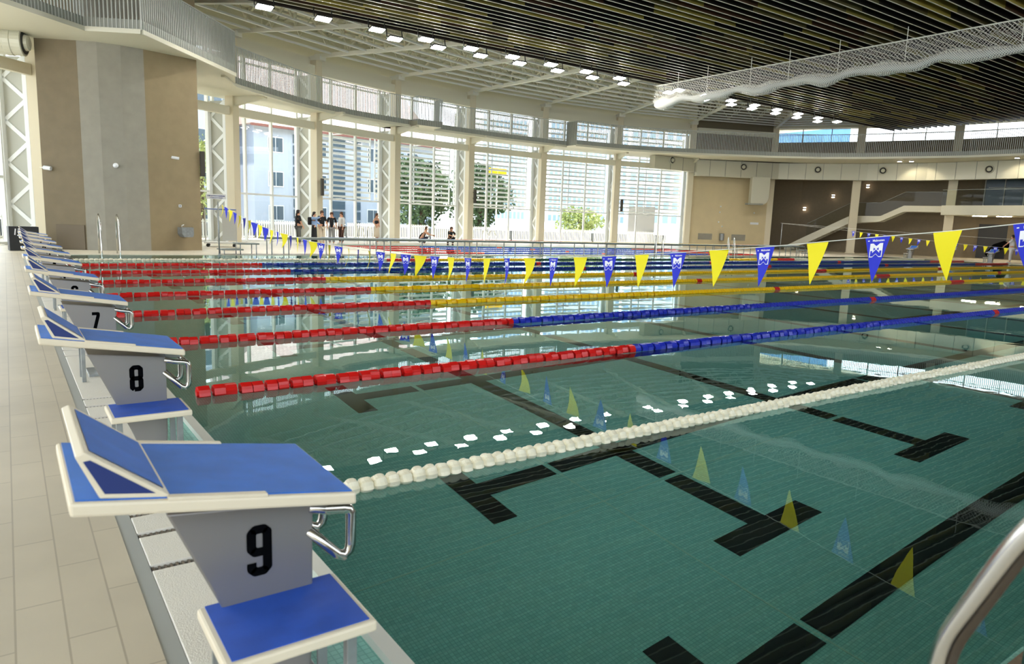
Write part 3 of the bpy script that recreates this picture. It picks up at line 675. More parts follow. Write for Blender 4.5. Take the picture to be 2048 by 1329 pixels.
railing([P2[-1]]+P3+[P4[0]], 'small boxed out balcony railing above the second window bay')
railing(P4[:3], 'white gallery railing right of the small box balcony'); railing(P4[2:]+[P5[0]], 'white gallery railing with the solid grey end panel')
railing(P5[:4], 'white gallery railing over the last glazed bays'); railing(P5[3:6], 'pale gallery railing over the beige wall')
railing(P5[5:8], 'pale gallery railing above the lit duct'); railing(P5[7:], 'pale gallery railing at the right edge of the view')
b = MB(); b.beam((31.82, 34.3, 7.85), (31.82, 33.2, 7.85), .05, 1.5); tag(b.build('end_panel', M['slabf']), 'solid grey panel closing the gallery railing step', 'panel')

# ---------------------------------------------------------------- walls on the right
def wall(name, P, z0, z1, m, th=.25, sgn=1):
    b = MB()
    for a, c in zip(P, P[1:]): b.beam((*a, (z0+z1)/2), (*c, (z0+z1)/2), th, z1-z0)
    return struct(b.build(name, m))
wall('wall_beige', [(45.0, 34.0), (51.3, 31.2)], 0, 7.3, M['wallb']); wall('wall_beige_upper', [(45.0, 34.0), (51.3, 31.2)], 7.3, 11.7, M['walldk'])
wall('wall_recess', [(51.3, 31.2), (53.2, 35.0)], 0, 7.3, M['walld']); wall('wall_right', [(53.0, 35.2), (56.9, 31.8), (61.2, 19.2), (62.2, 12.8), (61.8, 3)], 0, 7.2, M['walld'])
wall('wall_clerestory', [off(RC[k], .35) for k in ('H', 'R1', 'R2', 'J', 'Q')], 7.2, 8.82, M['walldk'])
wall('wall_clerestory_head', [off(RC[k], .35) for k in ('H', 'R1', 'R2', 'J', 'Q')], 9.85, 11.9, M['wallt'])
b = MB()
b.beam((*off((45, 34), -.3), 9.35), (*off((51.3, 31.2), -.3), 9.35), .3, .4)
for a, c in (('H', 'R1'), ('R1', 'R2'), ('R2', 'J')): b.beam((*RC[a], 9.98), (*RC[c], 9.98), .3, .22)
struct(b.build('trim_9', M['offwhite']))
ks = ('H', 'R1', 'R2', 'J', 'Q')
for i, (a, c) in enumerate(zip(ks, ks[1:])):
    A, B = off(RC[a], .35), off(RC[c], .35); b = MB(); b.quad((*A, 8.82), (*B, 8.82), (*B, 9.85), (*A, 9.85)); w = struct(b.build('window_%d' % (20+i), M['glass']))
    f = MB()
    for tt in (.02, .34, .67, .98): P = lerp2(A, B, tt); f.beam((*P, 8.82), (*P, 9.85), .05, .05)
    f.beam((*A, 9.4), (*B, 9.4), .04, .04); f.build('window_frame', M['slabf'], w)
# ceiling over the recess behind the duct
b = MB(); b.prism([(44, 33), (52.2, 27.6), (54.2, 24.6), (55.9, 20.9), (56.5, 16), (56.6, 3), (62.5, 3), (62.5, 20), (57, 33), (53, 36)], 7.0, 7.2); struct(b.build('ceiling_recess', M['offwhite']))

wall('wall_corner', [off(Cc['G'], 1.45), (45.0, 34.0)], 9.4, 11.8, M['sheet'])
# rest of the hall shell behind and beside the camera
wall('wall_near', [(-12.5, -13.5), (62, -13.5)], 0, 2.6, M['wallb'], .3); wall('wall_near_head', [(-12.5, -13.5), (62, -13.5)], 7.6, 12, M['wallb'], .3); wall('wall_near_east', [(34, -13.5), (62, -13.5)], 2.6, 7.6, M['wallb'], .3)
wall('wall_start_head', [(-12.5, -13.5), (-12.5, 6)], 7.0, 12, M['wallb'], .3); wall('wall_start', [(-12.5, -13.5), (-12.5, 6)], 0, .9, M['wallb'], .3)
for i_, (A_, B_, z0_, z1_) in enumerate((((-12.5, -13.5), (34, -13.5), 2.6, 7.6), ((-12.5, -13.5), (-12.5, 6), .9, 7.0))):
    g = MB(); g.quad((*A_, z0_), (*B_, z0_), (*B_, z1_), (*A_, z1_)); w = struct(g.build('window_%d' % (40+i_), M['glass'])); f = MB(); n_ = int(dist2(A_, B_)/2.4)
    for k_ in range(n_+1): P = lerp2(A_, B_, k_/n_); f.beam((*P, z0_), (*P, z1_), .08, .08)
    f.build('window_frame', M['whiter'], w)
wall('wall_end', [(61.8, 3), (62, -13.5)], 0, 12, M['walld'], .3)
# tower
TW = [(.17, 23.75), (1.33, 23.1), (1.9, 22.86), (2.6, 22.8), (3.32, 22.9), (5.15, 23.4), (5.4, 27.3), (1.0, 28.0)]
b = MB(); n = len(TW)
b.v = [(x, y, 0) for x, y in TW]+[(x, y, 11.8) for x, y in TW]
for i in range(n):
    j = (i+1) % n; b.f.append((i, j, n+j, n+i)); b.m.append(1 if 1 <= i <= 3 else (2 if i == 0 else 0))
b.f.append(tuple(range(n, 2*n))); b.m.append(0)
struct(b.build('wall_tower', [M['concb'], M['concg'], mat('taupe_render', (126, 114, 92), .85, noise=.06, nscale=3)]))
# taupe wall plane left of the tower

# ---------------------------------------------------------------- ducts
def box_sweep(b, P, z0, z1, depth):
    outp = []
    for i, p in enumerate(P):
        a = P[max(0, i-1)]; c = P[min(len(P)-1, i+1)]; L = dist2(a, c); nx, ny = -(c[1]-a[1])/L, (c[0]-a[0])/L
        outp.append((p[0]+nx*depth, p[1]+ny*depth))
    for i in range(len(P)-1):
        a, c, d, e = P[i], P[i+1], outp[i+1], outp[i]
        b.add([(*a, z0), (*c, z0), (*d, z0), (*e, z0), (*a, z1), (*c, z1), (*d, z1), (*e, z1)], [(0,3,2,1),(4,5,6,7),(0,1,5,4),(1,2,6,5),(2,3,7,6),(3,0,4,7)])
DU = [(39.8, 33.35), (44.2, 33.0), (50.2, 29.7), (52.2, 27.2), (54.1, 24.5), (55.7, 20.8), (56.2, 17), (56.5, 11)]
dt = thing('air_duct', 'large pale rectangular air duct running along the right hand walls', 'duct', (0, 0, 0))
b = MB(); box_sweep(b, DU[:2], 6.0, 6.98, .6); box_sweep(b, DU[1:], 5.72, 6.98, .6); b.build('duct_body', M['duct'], dt)
def duct_pt(s):
    tot = 0
    for a, c in zip(DU, DU[1:]):
        L = dist2(a, c)
        if tot+L >= s: return lerp2(a, c, (s-tot)/L), ((c[0]-a[0])/L, (c[1]-a[1])/L)
        tot += L
    return DU[-1], (0, -1)
for k in range(22):
    b = MB(); (p, d) = duct_pt(1.6+1.3*k); n_ = (d[1], -d[0]); b.beam((p[0]+n_[0]*.012, p[1]+n_[1]*.012, 5.72 if k > 1 else 6.0), (p[0]+n_[0]*.012, p[1]+n_[1]*.012, 6.98), 0.025, .03, (*d, 0)); b.build('seam', M['slabf'], dt)
def nozzle(p, d, z, par, r=.29):
    ang = math.atan2(d[1], d[0]); b = MB()
    b.lathe([(r, 0), (r, .10), (r*.86, .12), (r*.86, .02)], axis='z', seg=20); o = b.build('nozzle_ring', M['duct'], par); 
    q = MB(); q.lathe([(r*.8, .03), (r*.8, .05), (r*.62, .07), (r*.55, .07)], seg=20); o2 = q.build('nozzle_gap', M['ductd'], o)
    q = MB(); q.lathe([(r*.5, .05), (r*.5, .12), (r*.3, .15), (.01, .15)], seg=18); q.build('nozzle_core', M['duct'], o)
    o.location = (p[0], p[1], z); nrm = Vector((d[1], -d[0], 0)); o.rotation_mode = 'QUATERNION'; o.rotation_quaternion = nrm.to_track_quat('Z', 'Y')
def along(px, py):                     # project a plan point on the duct front
    best = None
    for a, c in zip(DU, DU[1:]):
        ab = (c[0]-a[0], c[1]-a[1]); tt = max(0, min(1, ((px-a[0])*ab[0]+(py-a[1])*ab[1])/(ab[0]**2+ab[1]**2))); q = lerp2(a, c, tt); dd = dist2((px, py), q); L = math.hypot(*ab)
        if best is None or dd < best[0]: best = (dd, q, (ab[0]/L, ab[1]/L))
    return best[1], best[2]
for (px, py, z) in ((41.5, 33.2, 6.72), (47.6, 31.2, 6.55), (52.0, 27.4, 6.5), (54.5, 23.5, 6.45), (56.1, 16.8, 6.4)):
    p, d = along(px, py); nozzle(p, d, z, dt)
# branch duct
b = MB(); b.prismY([(-.75, 2.2), (.75, 2.2), (.75, .6), (.62, .22), (.4, .05), (-.75, .05)], -.5, 0)
br = b.build('branch_duct', M['duct'], dt, bevel=.03); pp, dd_ = along(48.9, 30.6); br.location = (pp[0]+dd_[1]*(-.02), pp[1]+.05, 3.6); br.rotation_euler = (0, 0, math.atan2(dd_[1], dd_[0]))
b = MB(); b.box((-1.0, -.5, 0), (.3, 0, .12)); g_ = b.build('outlet_grille', M['slabf'], br)
# duct top left
t = thing('round_duct', 'round white air duct with nozzle end at the top left', 'duct', (-.12, 23.3, 6.72)); t.rotation_euler = (0, 0, 0)
b = MB(); b.lathe([(.42, -3.2), (.42, -.5), (.44, -.48), (.44, -.3), (.42, -.28), (.43, 0), (.40, .02)], axis='x', seg=24); b.build('duct_body', M['duct'], t, smooth=False)
b = MB(); b.lathe([(.36, .02), (.36, .04), (.30, .05), (.02, .05)], axis='x', seg=24); b.build('nozzle_gap', M['ductd'], t)
b = MB(); b.lathe([(.26, .04), (.24, .14), (.14, .18), (.02, .18)], axis='x', seg=20); b.build('nozzle_core', M['duct'], t)
t.rotation_euler = (0, 0, -.35)

# ---------------------------------------------------------------- roof
# purlins, radial beams
b = MB(); pur = MB(); web = MB()
keys = ['M', 'L', 'K', 'A', 'B', 'C', 'D', 'E', 'F', 'G']; tops = [Cc[k] for k in keys]+[(51.4, 31.2), (54.7, 25.6), (57.4, 19.6)]
def toward(p, s): u = radial(p); return (p[0]-u[0]*s, p[1]-u[1]*s)
def seglen(p):
    u = radial(p)
    return (p[1]-21.3)/u[1] if u[1] > .15 else 0
for i, p in enumerate(tops):
    L = seglen(p)
    if L <= 1: L = 4
    e = toward(p, L); big = i in (0, 2, 4, 6, 8, 10) 
    b.beam((*p, ZT+.02), (*e, ZT+.02), .22 if big else .12, .18)
    b.beam((*p, 11.5), (*e, 11.5), .14, .16)
    n = 7
    for j in range(n):
        a0 = toward(p, L*j/n); a1 = toward(p, L*(j+1)/n)
        za, zb = (ZT, 11.5) if j % 2 else (11.5, ZT); web.beam((*a0, za), (*a1, zb), .08, .10)
        web.beam((*a1, ZT), (*a1, 11.5), .07, .07)
struct(b.build('ceiling_beam', M['white'])); struct(web.build('ceiling_brace', M['offwhite']))
for i in range(len(tops)-1):
    p, q = tops[i], tops[i+1]; L = max(seglen(p), seglen(q), 4); n = int(L/1.15)
    for j in range(1, n+1):
        a, c = toward(p, 1.15*j), toward(q, 1.15*j)
        if a[1] < 21.2 and c[1] < 21.2: continue
        pur.mi = 0; pur.beam((*a, ZT+.03), (*c, ZT+.03), .11, .03); pur.beam((*a, ZT+.07), (*c, ZT+.07), .03, .09)
        pur.mi = 1; pur.beam((*a, 11.3), (*c, 11.3), .10, .12); nd = 6
        for k_ in range(nd):
            m0, m1 = lerp2(a, c, k_/nd), lerp2(a, c, (k_+1)/nd); za, zb = (ZT+.08, 11.3) if k_ % 2 == 0 else (11.3, ZT+.08)
            if j % 2 == 0: pur.beam((*m0, za), (*m1, zb), .04, .05)
struct(pur.build('ceiling_purlin', [M['whiter'], M['offwhite']]))  # lower flanges whiter than webs, light from below put into the colour
rb = MB(); rb.box((-14, 21.0, 11.75), (66, 42, 11.9)); rb.box((-14, -14, 11.75), (66, 21, 11.9))
for k in range(110): rb.box((-12+k*.7, 21.0, 11.66), (-11.75+k*.7, 41, 11.76))
struct(rb.build('ceiling', M['sheet']))
# dark boarded ceiling
b = MB()
for k in range(-30, 54):
    y = .4*k
    if y < -12 or y > 21.7: continue
    x1 = 52.1 if y > 13 else 52.1-(13-y)*.04
    b.mi = 0; b.mi = 0; b.box((-3.0, y-.02, 9.008), (x1, y+.02, 9.30)); b.mi = 1; b.box((-3.0, y-.021, 9.0), (x1, y+.021, 9.008))
struct(b.build('ceiling_boards', [M['slat'], M['edge']]))
b = MB(); b.box((-3, -12, 9.62), (52, 21.5, 9.7)); struct(b.build('ceiling_shade_sheet', M['shade_sheet']))  # black sheet stands in for the dark space above, blocks stray light
b = MB(); b.box((-3, 21.72, 9.02), (52.1, 21.78, 9.7)); struct(b.build('trim_7', mat('dark_brown_edge', (46, 36, 28), .6)))

# ---------------------------------------------------------------- ceiling floodlights
def make_lamp():
    t = thing('floodlight', '', 'lamp')
    b = MB(); b.box((-.30, -.19, .03), (.30, .19, .09)); b.build('housing', M['dark'], t, bevel=.01)
    b = MB(); b.box((-.26, -.16, .012), (.26, .16, .03)); b.build('diffuser', M['lamp'], t)
    b = MB()
    for x in (-.34, .34): b.box((x-.015, -.02, .05), (x+.015, .02, .42))
    b.box((-.355, -.025, .04), (.355, .025, .06)); b.build('bracket', M['dark'], t)
    return t
lp = make_lamp(); first = True
rowA = [6.9+2.13*i for i in range(18) if i != 9]; rowB = [12.3, 14.3, 16.4, 18.5, 20.7, 22.9, 25.0, 28.3, 31.2, 33.5, 35.4, 37.7, 39.9, 42.2]
ORDW = 'first second third fourth fifth sixth seventh eighth ninth tenth eleventh twelfth thirteenth fourteenth fifteenth sixteenth seventeenth eighteenth'.split()
for row, y, nm in ((rowA, 20.8, 'upper'), (rowB, 21.6, 'lower')):
    for i, x in enumerate(row):
        o = lp if first else copy_tree(lp); first = False
        o.location = (x, y, 8.60); o.rotation_euler = (-.2, 0, 0); o['group'] = 'floodlights along the ceiling edge'
        o['label'] = '%s lit floodlight from the left in the %s row of ceiling lamps' % (ORDW[i], nm)

# ---------------------------------------------------------------- rolled net under the ceiling
nt_ = thing('rolled_net', 'white rolled up net hanging under the dark boarded ceiling', 'net', (26.3, 0, 0))
b = MB(); b.tube([(0, 20.6, 8.55), (0, -6, 8.55)], .025, 6); b.build('top_cable', M['cord'], nt_)
def rollz(y): return 7.66+.07*math.sin(y*2.1)+.04*math.sin(y*3.7+1)
b = MB(); ys = [20.5-.25*i for i in range(108)]
for side in (-1, 1):
    o_ = len(b.v)
    for y in ys:
        zr = rollz(y)
        for k, s in enumerate((0, .35, .7, 1)): b.v.append((side*(.02+.25*math.sin(s*PI*.5)), y+.0, 8.55*(1-s)+(zr+.05)*s))
    for i in range(len(ys)-1):
        for k in range(3): a = o_+i*4+k; b.f.append((a, a+1, a+5, a+4)); b.m.append(0)
b.build('net_side', M['net'], nt_)
b = MB(); b.tube([(0, y, rollz(y)) for y in ys], [.21+.05*math.sin(y*2.3)+.03*math.sin(y*5.1) for y in ys], 10); b.build('rolled_bundle', M['netd'], nt_, smooth=True)
b = MB(); b.tube([(0, y, rollz(y)) for y in ys], [.115+.025*math.sin(y*2.3) for y in ys], 8); b.build('net_core', mat('shaded_netting', (158, 168, 168), .8), nt_, smooth=True)  # blue-grey puts the shade on the white roll into its colour
for y in (19.1, 17.3, 14.9, 13.0, 10.8, 8.2, 4.5, 2.3, 0, -2.3):
    q = MB(); q.tube([(-.06, y, 9.0), (-.06, y, 7.8)], .014, 5); q.build('hanger_rod', M['cord'], nt_)

# ---------------------------------------------------------------- staircase, balcony, sconces
S0, S1 = Vector((54.55, 29.55)), Vector((57.42, 19.8)); sd = (S1-S0).normalized(); sn = Vector((sd.y, -sd.x))
if sn.x > 0: sn = -sn
st = thing('staircase', 'pale staircase with glass balustrade climbing to the balcony on the right', 'staircase', (0, 0, 0))
SL = (S1-S0).length
# heights along s : lower flight, landing, upper flight, top run
prof = [(0, .60, 1.24), (3.35, 2.42, 3.02), (5.6, 2.60, 3.04), (7.2, 3.42, 3.88), (SL, 3.42, 3.88)]
def spt(s, o=0): p = S0+sd*s-sn*o; return (p.x, p.y)
b = MB()
for (s0, a0, b0), (s1, a1, b1) in zip(prof, prof[1:]):
    for o0, o1 in ((0, .18), (1.5, 1.6)):
        P = [spt(s0, o0), spt(s1, o0), spt(s1, o1), spt(s0, o1)]
        b.add([(*P[0], a0), (*P[1], a1), (*P[2], a1), (*P[3], a0), (*P[0], b0), (*P[1], b1), (*P[2], b1), (*P[3], b0)], [(0,3,2,1),(4,5,6,7),(0,1,5,4),(1,2,6,5),(2,3,7,6),(3,0,4,7)])
b.build('stringer', M['offwhite'], st)
b = MB()
def step(s0, s1, zt): P = [spt(s0, .15), spt(s1, .15), spt(s1, 1.52), spt(s0, 1.52)]; b.prism(P[::-1], zt-.2, zt)
for i in range(14): step(-1.6+i*.35, -1.6+(i+1)*.35, .16+.185*i*.98) if i < 14 else None
step(3.3, 5.6, 2.9)
for i in range(5): step(5.5+i*.33, 5.5+(i+1)*.33, 3.05+.17*i)
step(7.1, SL, 3.8)
b.build('step', M['offwhite'], st)
b = MB(); P0 = spt(-1.7); b.add([(*spt(-1.7), 0.012), (*spt(0), .6), (*spt(0), 1.24), (*spt(-1.7), .3), (*spt(-1.7, .15), 0.012), (*spt(0, .15), .6), (*spt(0, .15), 1.24), (*spt(-1.7, .15), .3)], [(0,1,2,3),(7,6,5,4),(3,2,6,7),(0,4,5,1),(0,3,7,4)])
b.build('foot_block', M['offwhite'], st)
b = MB()
for (s0, _, b0), (s1, _, b1) in zip(prof, prof[1:]): b.quad((*spt(s0, .08), b0), (*spt(s1, .08), b1), (*spt(s1, .08), b1+1.05), (*spt(s0, .08), b0+1.05))
b.build('glass_balustrade', M['bglass'], st)
b = MB()
for (s0, _, b0), (s1, _, b1) in zip(prof, prof[1:]): b.beam((*spt(s0, .08), b0+1.06), (*spt(s1, .08), b1+1.06), .03, .02)
b.build('handrail', M['dsteel'], st)
bl = thing('balcony', 'pale balcony slab with glass balustrade at the right edge', 'balcony', (0, 0, 0))
b = MB(); b.prism([(56.3, 19.75), (56.3, 3), (61.9, 3), (62.1, 13), (60.9, 19.75)][::-1], 3.18, 3.88); b.build('slab', M['offwhite'], bl, bevel=.02)
b = MB(); b.quad((56.36, 19.8, 3.88), (56.36, 3, 3.88), (56.36, 3, 5.0), (56.36, 19.8, 5.0)); b.build('glass_balustrade', M['bglass'], bl)
b = MB(); b.beam((56.36, 19.8, 5.02), (56.36, 3, 5.02), .04, .03); b.build('handrail', M['dsteel'], bl)
for i, (x, y, z, lb) in enumerate(((56.87-.12, 31.3, 3.62, 'lowest lit wall lamp, left above the staircase foot'), (57.6-.22, 29.1, 4.72, 'middle lit wall lamp above the staircase'), (58.43-.2, 26.6, 5.56, 'highest lit wall lamp, right of the cream column'))):
    t = thing('wall_lamp', lb, 'lamp', (x, y, z), math.atan2(-3, -1)*0, 'lit wall lamps over the stairs'); u = Vector((x-57, y-25))
    b = MB(); b.box((-.08, -.12, -.05), (.08, .12, .05)); b.build('housing', M['dark'], t, bevel=.01)
    b = MB(); b.box((-.07, -.11, .05), (.07, .11, .13)); b.box((-.07, -.11, -.14), (.07, .11, -.05)); b.build('glowing_glass', M['sconce'], t, bevel=.02)
# dark doorway with object and lights under balcony
b = MB(); b.beam((61.0, 18.9, 1.35), (61.75, 15.9, 1.35), .1, 2.6); struct(b.build('door_1', M['brown']))
b = MB(); b.box((60.6, 18.1, 0), (61.0, 18.3, 2.6)) if False else b.tube([(60.4, 17.9, .3), (60.3, 17.3, .9), (60.45, 16.8, 1.15), (60.4, 16.2, 1.0)], [.15, .3, .28, .1], 10)
t = tag(b.build('covered_equipment', M['black'], smooth=True), 'dark shapeless covered equipment inside the doorway by the person in white', 'equipment')
for i, (y0, x) in enumerate(((18.0, 57.4), (16.6, 57.9), (14.2, 57.5))):
    b = MB(); b.box((x, y0-.9, 3.13), (x+.16, y0, 3.17)); tag(b.build('strip_light', M['lampw']), ['left lit strip light under the balcony', 'middle lit strip light under the balcony', 'right lit strip light under the balcony'][i], 'lamp', 'strip lights under the balcony')
# spotlights under gallery onto duct
for i, (x, y, px) in enumerate(((53.1, 21.6, 0), (53.4, 20.9, 0), (54.6, 14.6, 0))):
    t = thing('gallery_spotlight', ['left one of two small spotlights under the gallery, lighting the duct', 'right one of two small spotlights under the gallery, lighting the duct', 'small spotlight under the gallery near the right edge'][i], 'lamp', (x, y, 6.98), 0, 'spotlights under the gallery')
    b = MB(); b.box((-.13, -.13, -.05), (.13, .13, 0)); b.build('housing', M['dark'], t); b = MB(); b.box((-.11, -.11, -.062), (.11, .11, -.05)); b.build('diffuser', M['lampw'], t)
    if i:
        ld = bpy.data.lights.new('spot', 'SPOT'); ld.energy = 260; ld.color = (1, .86, .6); ld.spot_size = 1.5; ld.spot_blend = .5; ld.shadow_soft_size = .08
        lo = bpy.data.objects.new('gallery_spot_light', ld); COL.objects.link(lo); lo.location = (x, y, 6.9); d = Vector((1.0, .1, -1.0)); lo.rotation_euler = d.to_track_quat('-Z', 'Y').to_euler()
# big glazed opening above balcony
b = MB()
for y in (18.6, 17.4, 16.2, 15): b.beam((61.35-(y-17)*.3-.2, y, 5.5), (61.35-(y-17)*.3-.2, y, 7.0), .06, .06) if False else b.beam((60.9-(y-17)*.3, y, 3.9), (60.9-(y-17)*.3, y, 6.9), .06, .06)
b.beam((60.5, 18.4, 5.4), (61.4, 15, 5.4), .05, .05)
t = struct(b.build('window_30', M['railg'])); b = MB(); b.quad((60.55, 18.6, 3.9), (61.6, 15, 3.9), (61.6, 15, 6.9), (60.55, 18.6, 6.9)); b.build('pane', M['bwin'], t)

# ---------------------------------------------------------------- ladders
def ladder(x, y, rz, label, h=.95, group='pool ladders', dp=1):
    t = thing('pool_ladder', label, 'ladder', (x, y, 0), rz, group)
    for s in (-.26, .26):
        pts = [(s, .75, 0), (s, .75, h*.55)]+[(s, .45+.30*math.cos(a), h*.62+.38*h*math.sin(a)) for a in [PI*k/8 for k in range(1, 5)]]+[(s, .18, h*.9), (s, -.02, h*.6), (s, -.06, .1), (s, -.06, -1.0)]
        pts = [(q[0], q[1]*dp if q[1] > 0 else q[1], q[2]) for q in pts]; b = MB(); b.tube(pts, .021, 8); b.build('handrail', M['steel'], t, smooth=True)
    for z in (-.25, -.55, -.85):
        b = MB(); b.box((-.25, -.12, z), (.25, -.02, z+.03)); b.build('rung', M['steelm'], t)
    return t
ladder(1.75, 20.24, 0, 'steel pool ladder in front of the grey tower', 1.28)
ladder(26.9, 20.25, 0, 'steel pool ladder beneath the walkway, middle of the far side', 1.1, dp=.1); ladder(32.8, 20.25, 0, 'steel pool ladder beneath the walkway, nearer its right end', 1.1, dp=.1)
ladder(15.3, 30.9, 0, 'steel ladder of the small pool beside the woman in the light skirt', 1.0); ladder(23.5, 30.9, 0, 'steel ladder of the small pool right of the crouching pair', 1.0)
hr = thing('grab_rail', 'polished steel grab rail at the bottom right corner', 'handrail', (0, 0, 0))
def bend(pts, r=.06, n=5):
    out = [Vector(pts[0])]
    for a, c, d in zip(pts, pts[1:], pts[2:]):
        a, c, d = Vector(a), Vector(c), Vector(d); u = (a-c).normalized()*r; v = (d-c).normalized()*r
        for k in range(n+1): t_ = k/n; out.append((c+u)*(1-t_)**2+c*2*t_*(1-t_)+(c+v)*t_**2)
    out.append(Vector(pts[-1])); return out
b = MB(); b.tube(bend([(.262, -5.372, .012), (.268, -5.372, .765), (.262, -5.46, .99), (.25, -5.66, 1.32), (.24, -6.1, 1.32), (.24, -6.1, .012)], .05), .0205, 16); b.build('tube', M['steel'], hr, smooth=True)
b = MB(); b.tube(bend([(.72, -5.372, .012), (.72, -5.372, .735), (.71, -5.46, .93), (.70, -5.62, 1.1), (.70, -6.0, 1.1), (.70, -6.0, .012)], .05), .0205, 16); b.build('tube', M['steel'], hr, smooth=True)

# ---------------------------------------------------------------- wall fittings
def fx(name, label, cat, parts, loc, rz=0):
    t = thing(name, label, cat, loc, rz)
    for nm, f, m in parts:
        b = MB(); f(b); b.build(nm, M[m], t)
    return t
fx('drinking_fountain', 'steel drinking fountain on the beige tower face', 'fountain', [('basin', lambda b: b.prismY([(-.22, .36), (-.22, .12), (-.14, 0), (.18, 0), (.22, .08), (.22, .36)], -.16, .2), 'steelm'), ('bowl_rim', lambda b: b.box((-.20, -.14, .36), (.20, .15, .375)), 'steel'), ('spout', lambda b: b.tube([(-.12, .05, .36), (-.12, .05, .43), (-.06, 0, .45)], .014, 6), 'steel')], (4.52, 23.0, .52), .267)
fx('wall_camera', 'small white security camera on the beige tower face', 'camera', [('arm', lambda b: b.tube([(0, .2, 0), (0, 0, 0), (.06, -.05, 0)], .02, 6), 'white'), ('camera_body', lambda b: b.tube([(-.02, -.1, .01), (.22, -.16, -.02)], .05, 8), 'paper')], (4.12, 22.98, 3.38))
fx('dome_camera', 'small round dome camera on the grey tower face', 'camera', [('dome', lambda b: b.lathe([(.01, -.1), (.05, -.08), (.085, -.03), (.085, .05)], axis='y', seg=12), 'paper')], (2.29, 22.78, 2.96))
fx('floodlight', 'small white wall spotlight on the edge left of the tower', 'lamp', [('lamp_head', lambda b: b.tube([(0, 0, 0), (.2, -.15, -.03)], .07, 8), 'paper'), ('arm', lambda b: b.tube([(-.1, .1, 0), (0, 0, 0)], .02, 6), 'white')], (.22, 23.62, 2.78))
fx('wall_socket', 'small white wall socket above the drinking fountain', 'socket', [('socket_plate', lambda b: b.box((-.05, -.02, -.05), (.05, 0, .05)), 'paper'), ('socket_hole', lambda b: b.box((-.02, -.025, -.02), (.02, -.02, .02)), 'dark')], (4.38, 23.18, 1.66))
b = MB(); b.box((0, -.012, 0), (.94, .02, .86)); o = b.build('wall_hatch', mat('brown_hatch', (112, 100, 82), .7), bevel=.01); o.location = (.46, 23.555, .012); o.rotation_euler = (0, 0, -.511); tag(o, 'brownish square access hatch low on the dark tower face', 'hatch')
for x, y, z, rz, lb in ((5.25, 23.5, 2.8, 0, 'tall dark loudspeaker on the right edge of the tower'), (13.35, 32.75, 2.6, 0, 'tall dark loudspeaker on the column above the pointing person'), (24.9, 35.4, 2.7, 0, 'tall dark loudspeaker on the column right of the dark tree'), (38.0, 34.95, 2.65, 0, 'tall dark loudspeaker on the column right of the light green bush')):
    t = thing('column_speaker', lb, 'loudspeaker', (x, y, z), rz, 'loudspeakers on the columns'); b = MB(); b.box((-.08, -.2, 0), (.08, -.05, .92)); b.build('cabinet', M['speaker'], t, bevel=.01)
    b = MB(); b.box((-.02, -.06, .3), (.02, .1, .36)); b.box((-.02, -.06, .7), (.02, .1, .76)); b.build('bracket', M['dark'], t)
# black cube
t = thing('black_case', 'black square case with white characters beside the farthest block', 'case', (-.87, 22.35, DZ), .1)
b = MB(); b.box((-.02, 0, 0), (.80, .5, .78)); b.build('case_body', M['blackbox'], t, bevel=.01)
b = MB(); k_ = .13                                            # slanted segment digits 1 and 3
def sg(x0, z0, x1, z1): b.beam((x0+(z0)*k_, -.006, z0), (x1+(z1)*k_, -.006, z1), .010, .030, (0, 0, 1) if z0 == z1 else (1, 0, 0))
sg(.07, .51, .07, .71)
for z in (.50, .60, .70): sg(.135, z, .26, z)
sg(.27, .51, .27, .69); b.build('lettering', M['penW'], t)
# trolley
t = thing('storage_trolley', 'wheeled mesh storage trolley with blue top rail behind the tower', 'trolley', (5.9, 26.6, DZ), -.25)
b = MB(); b.box((-.0, 0, .14), (1.35, .7, .22)); b.build('trolley_base', M['whiter'], t, bevel=.01)
b = MB()
for x in (.05, .55, 1.3):
    for y in (.05, .65): b.tube([(x, y, .2), (x, y, 1.6)], .02, 6)
b.build('upright', M['railg'], t)
b = MB(); b.tube([(.05, .05, 1.6), (1.3, .05, 1.6), (1.3, .65, 1.6), (.05, .65, 1.6), (.05, .05, 1.6)], .028, 6); b.build('top_rail', mat('blue_rail_cover', (120, 140, 200), .6), t)
b = MB(); b.box((.72, .62, .25), (1.28, .64, 1.5)); b.build('panel', M['railg'], t)
for x in (.15, 1.2):
    for y in (.1, .6):
        b = MB(); b.lathe([(.03, -.03), (.075, -.02), (.075, .02), (.03, .03)], c=(x, y, .065), axis='y', seg=12); b.build('wheel', M['dark'], t)
# sign
t = thing('notice_sign', 'white notice with two blue lines of text on the glass door', 'sign', (7.35, 30.6, 2.23), -.35)
b = MB(); b.box((-.45, 0, -.12), (.45, .02, .12)); b.build('sign_board', M['paper'], t)
b = MB(); rr = random.Random(5)
for zc, x0, x1, hh in ((.03, -.38, .38, .05), (-.06, -.28, .27, .04)):
    x = x0
    while x < x1: w_ = rr.uniform(.02, .06); b.box((x, -.006, zc-hh/2*rr.uniform(.6, 1)), (x+w_, 0, zc+hh/2*rr.uniform(.6, 1))); x += w_+.012
b.build('blurred_text_line', M['bluetxt'], t)
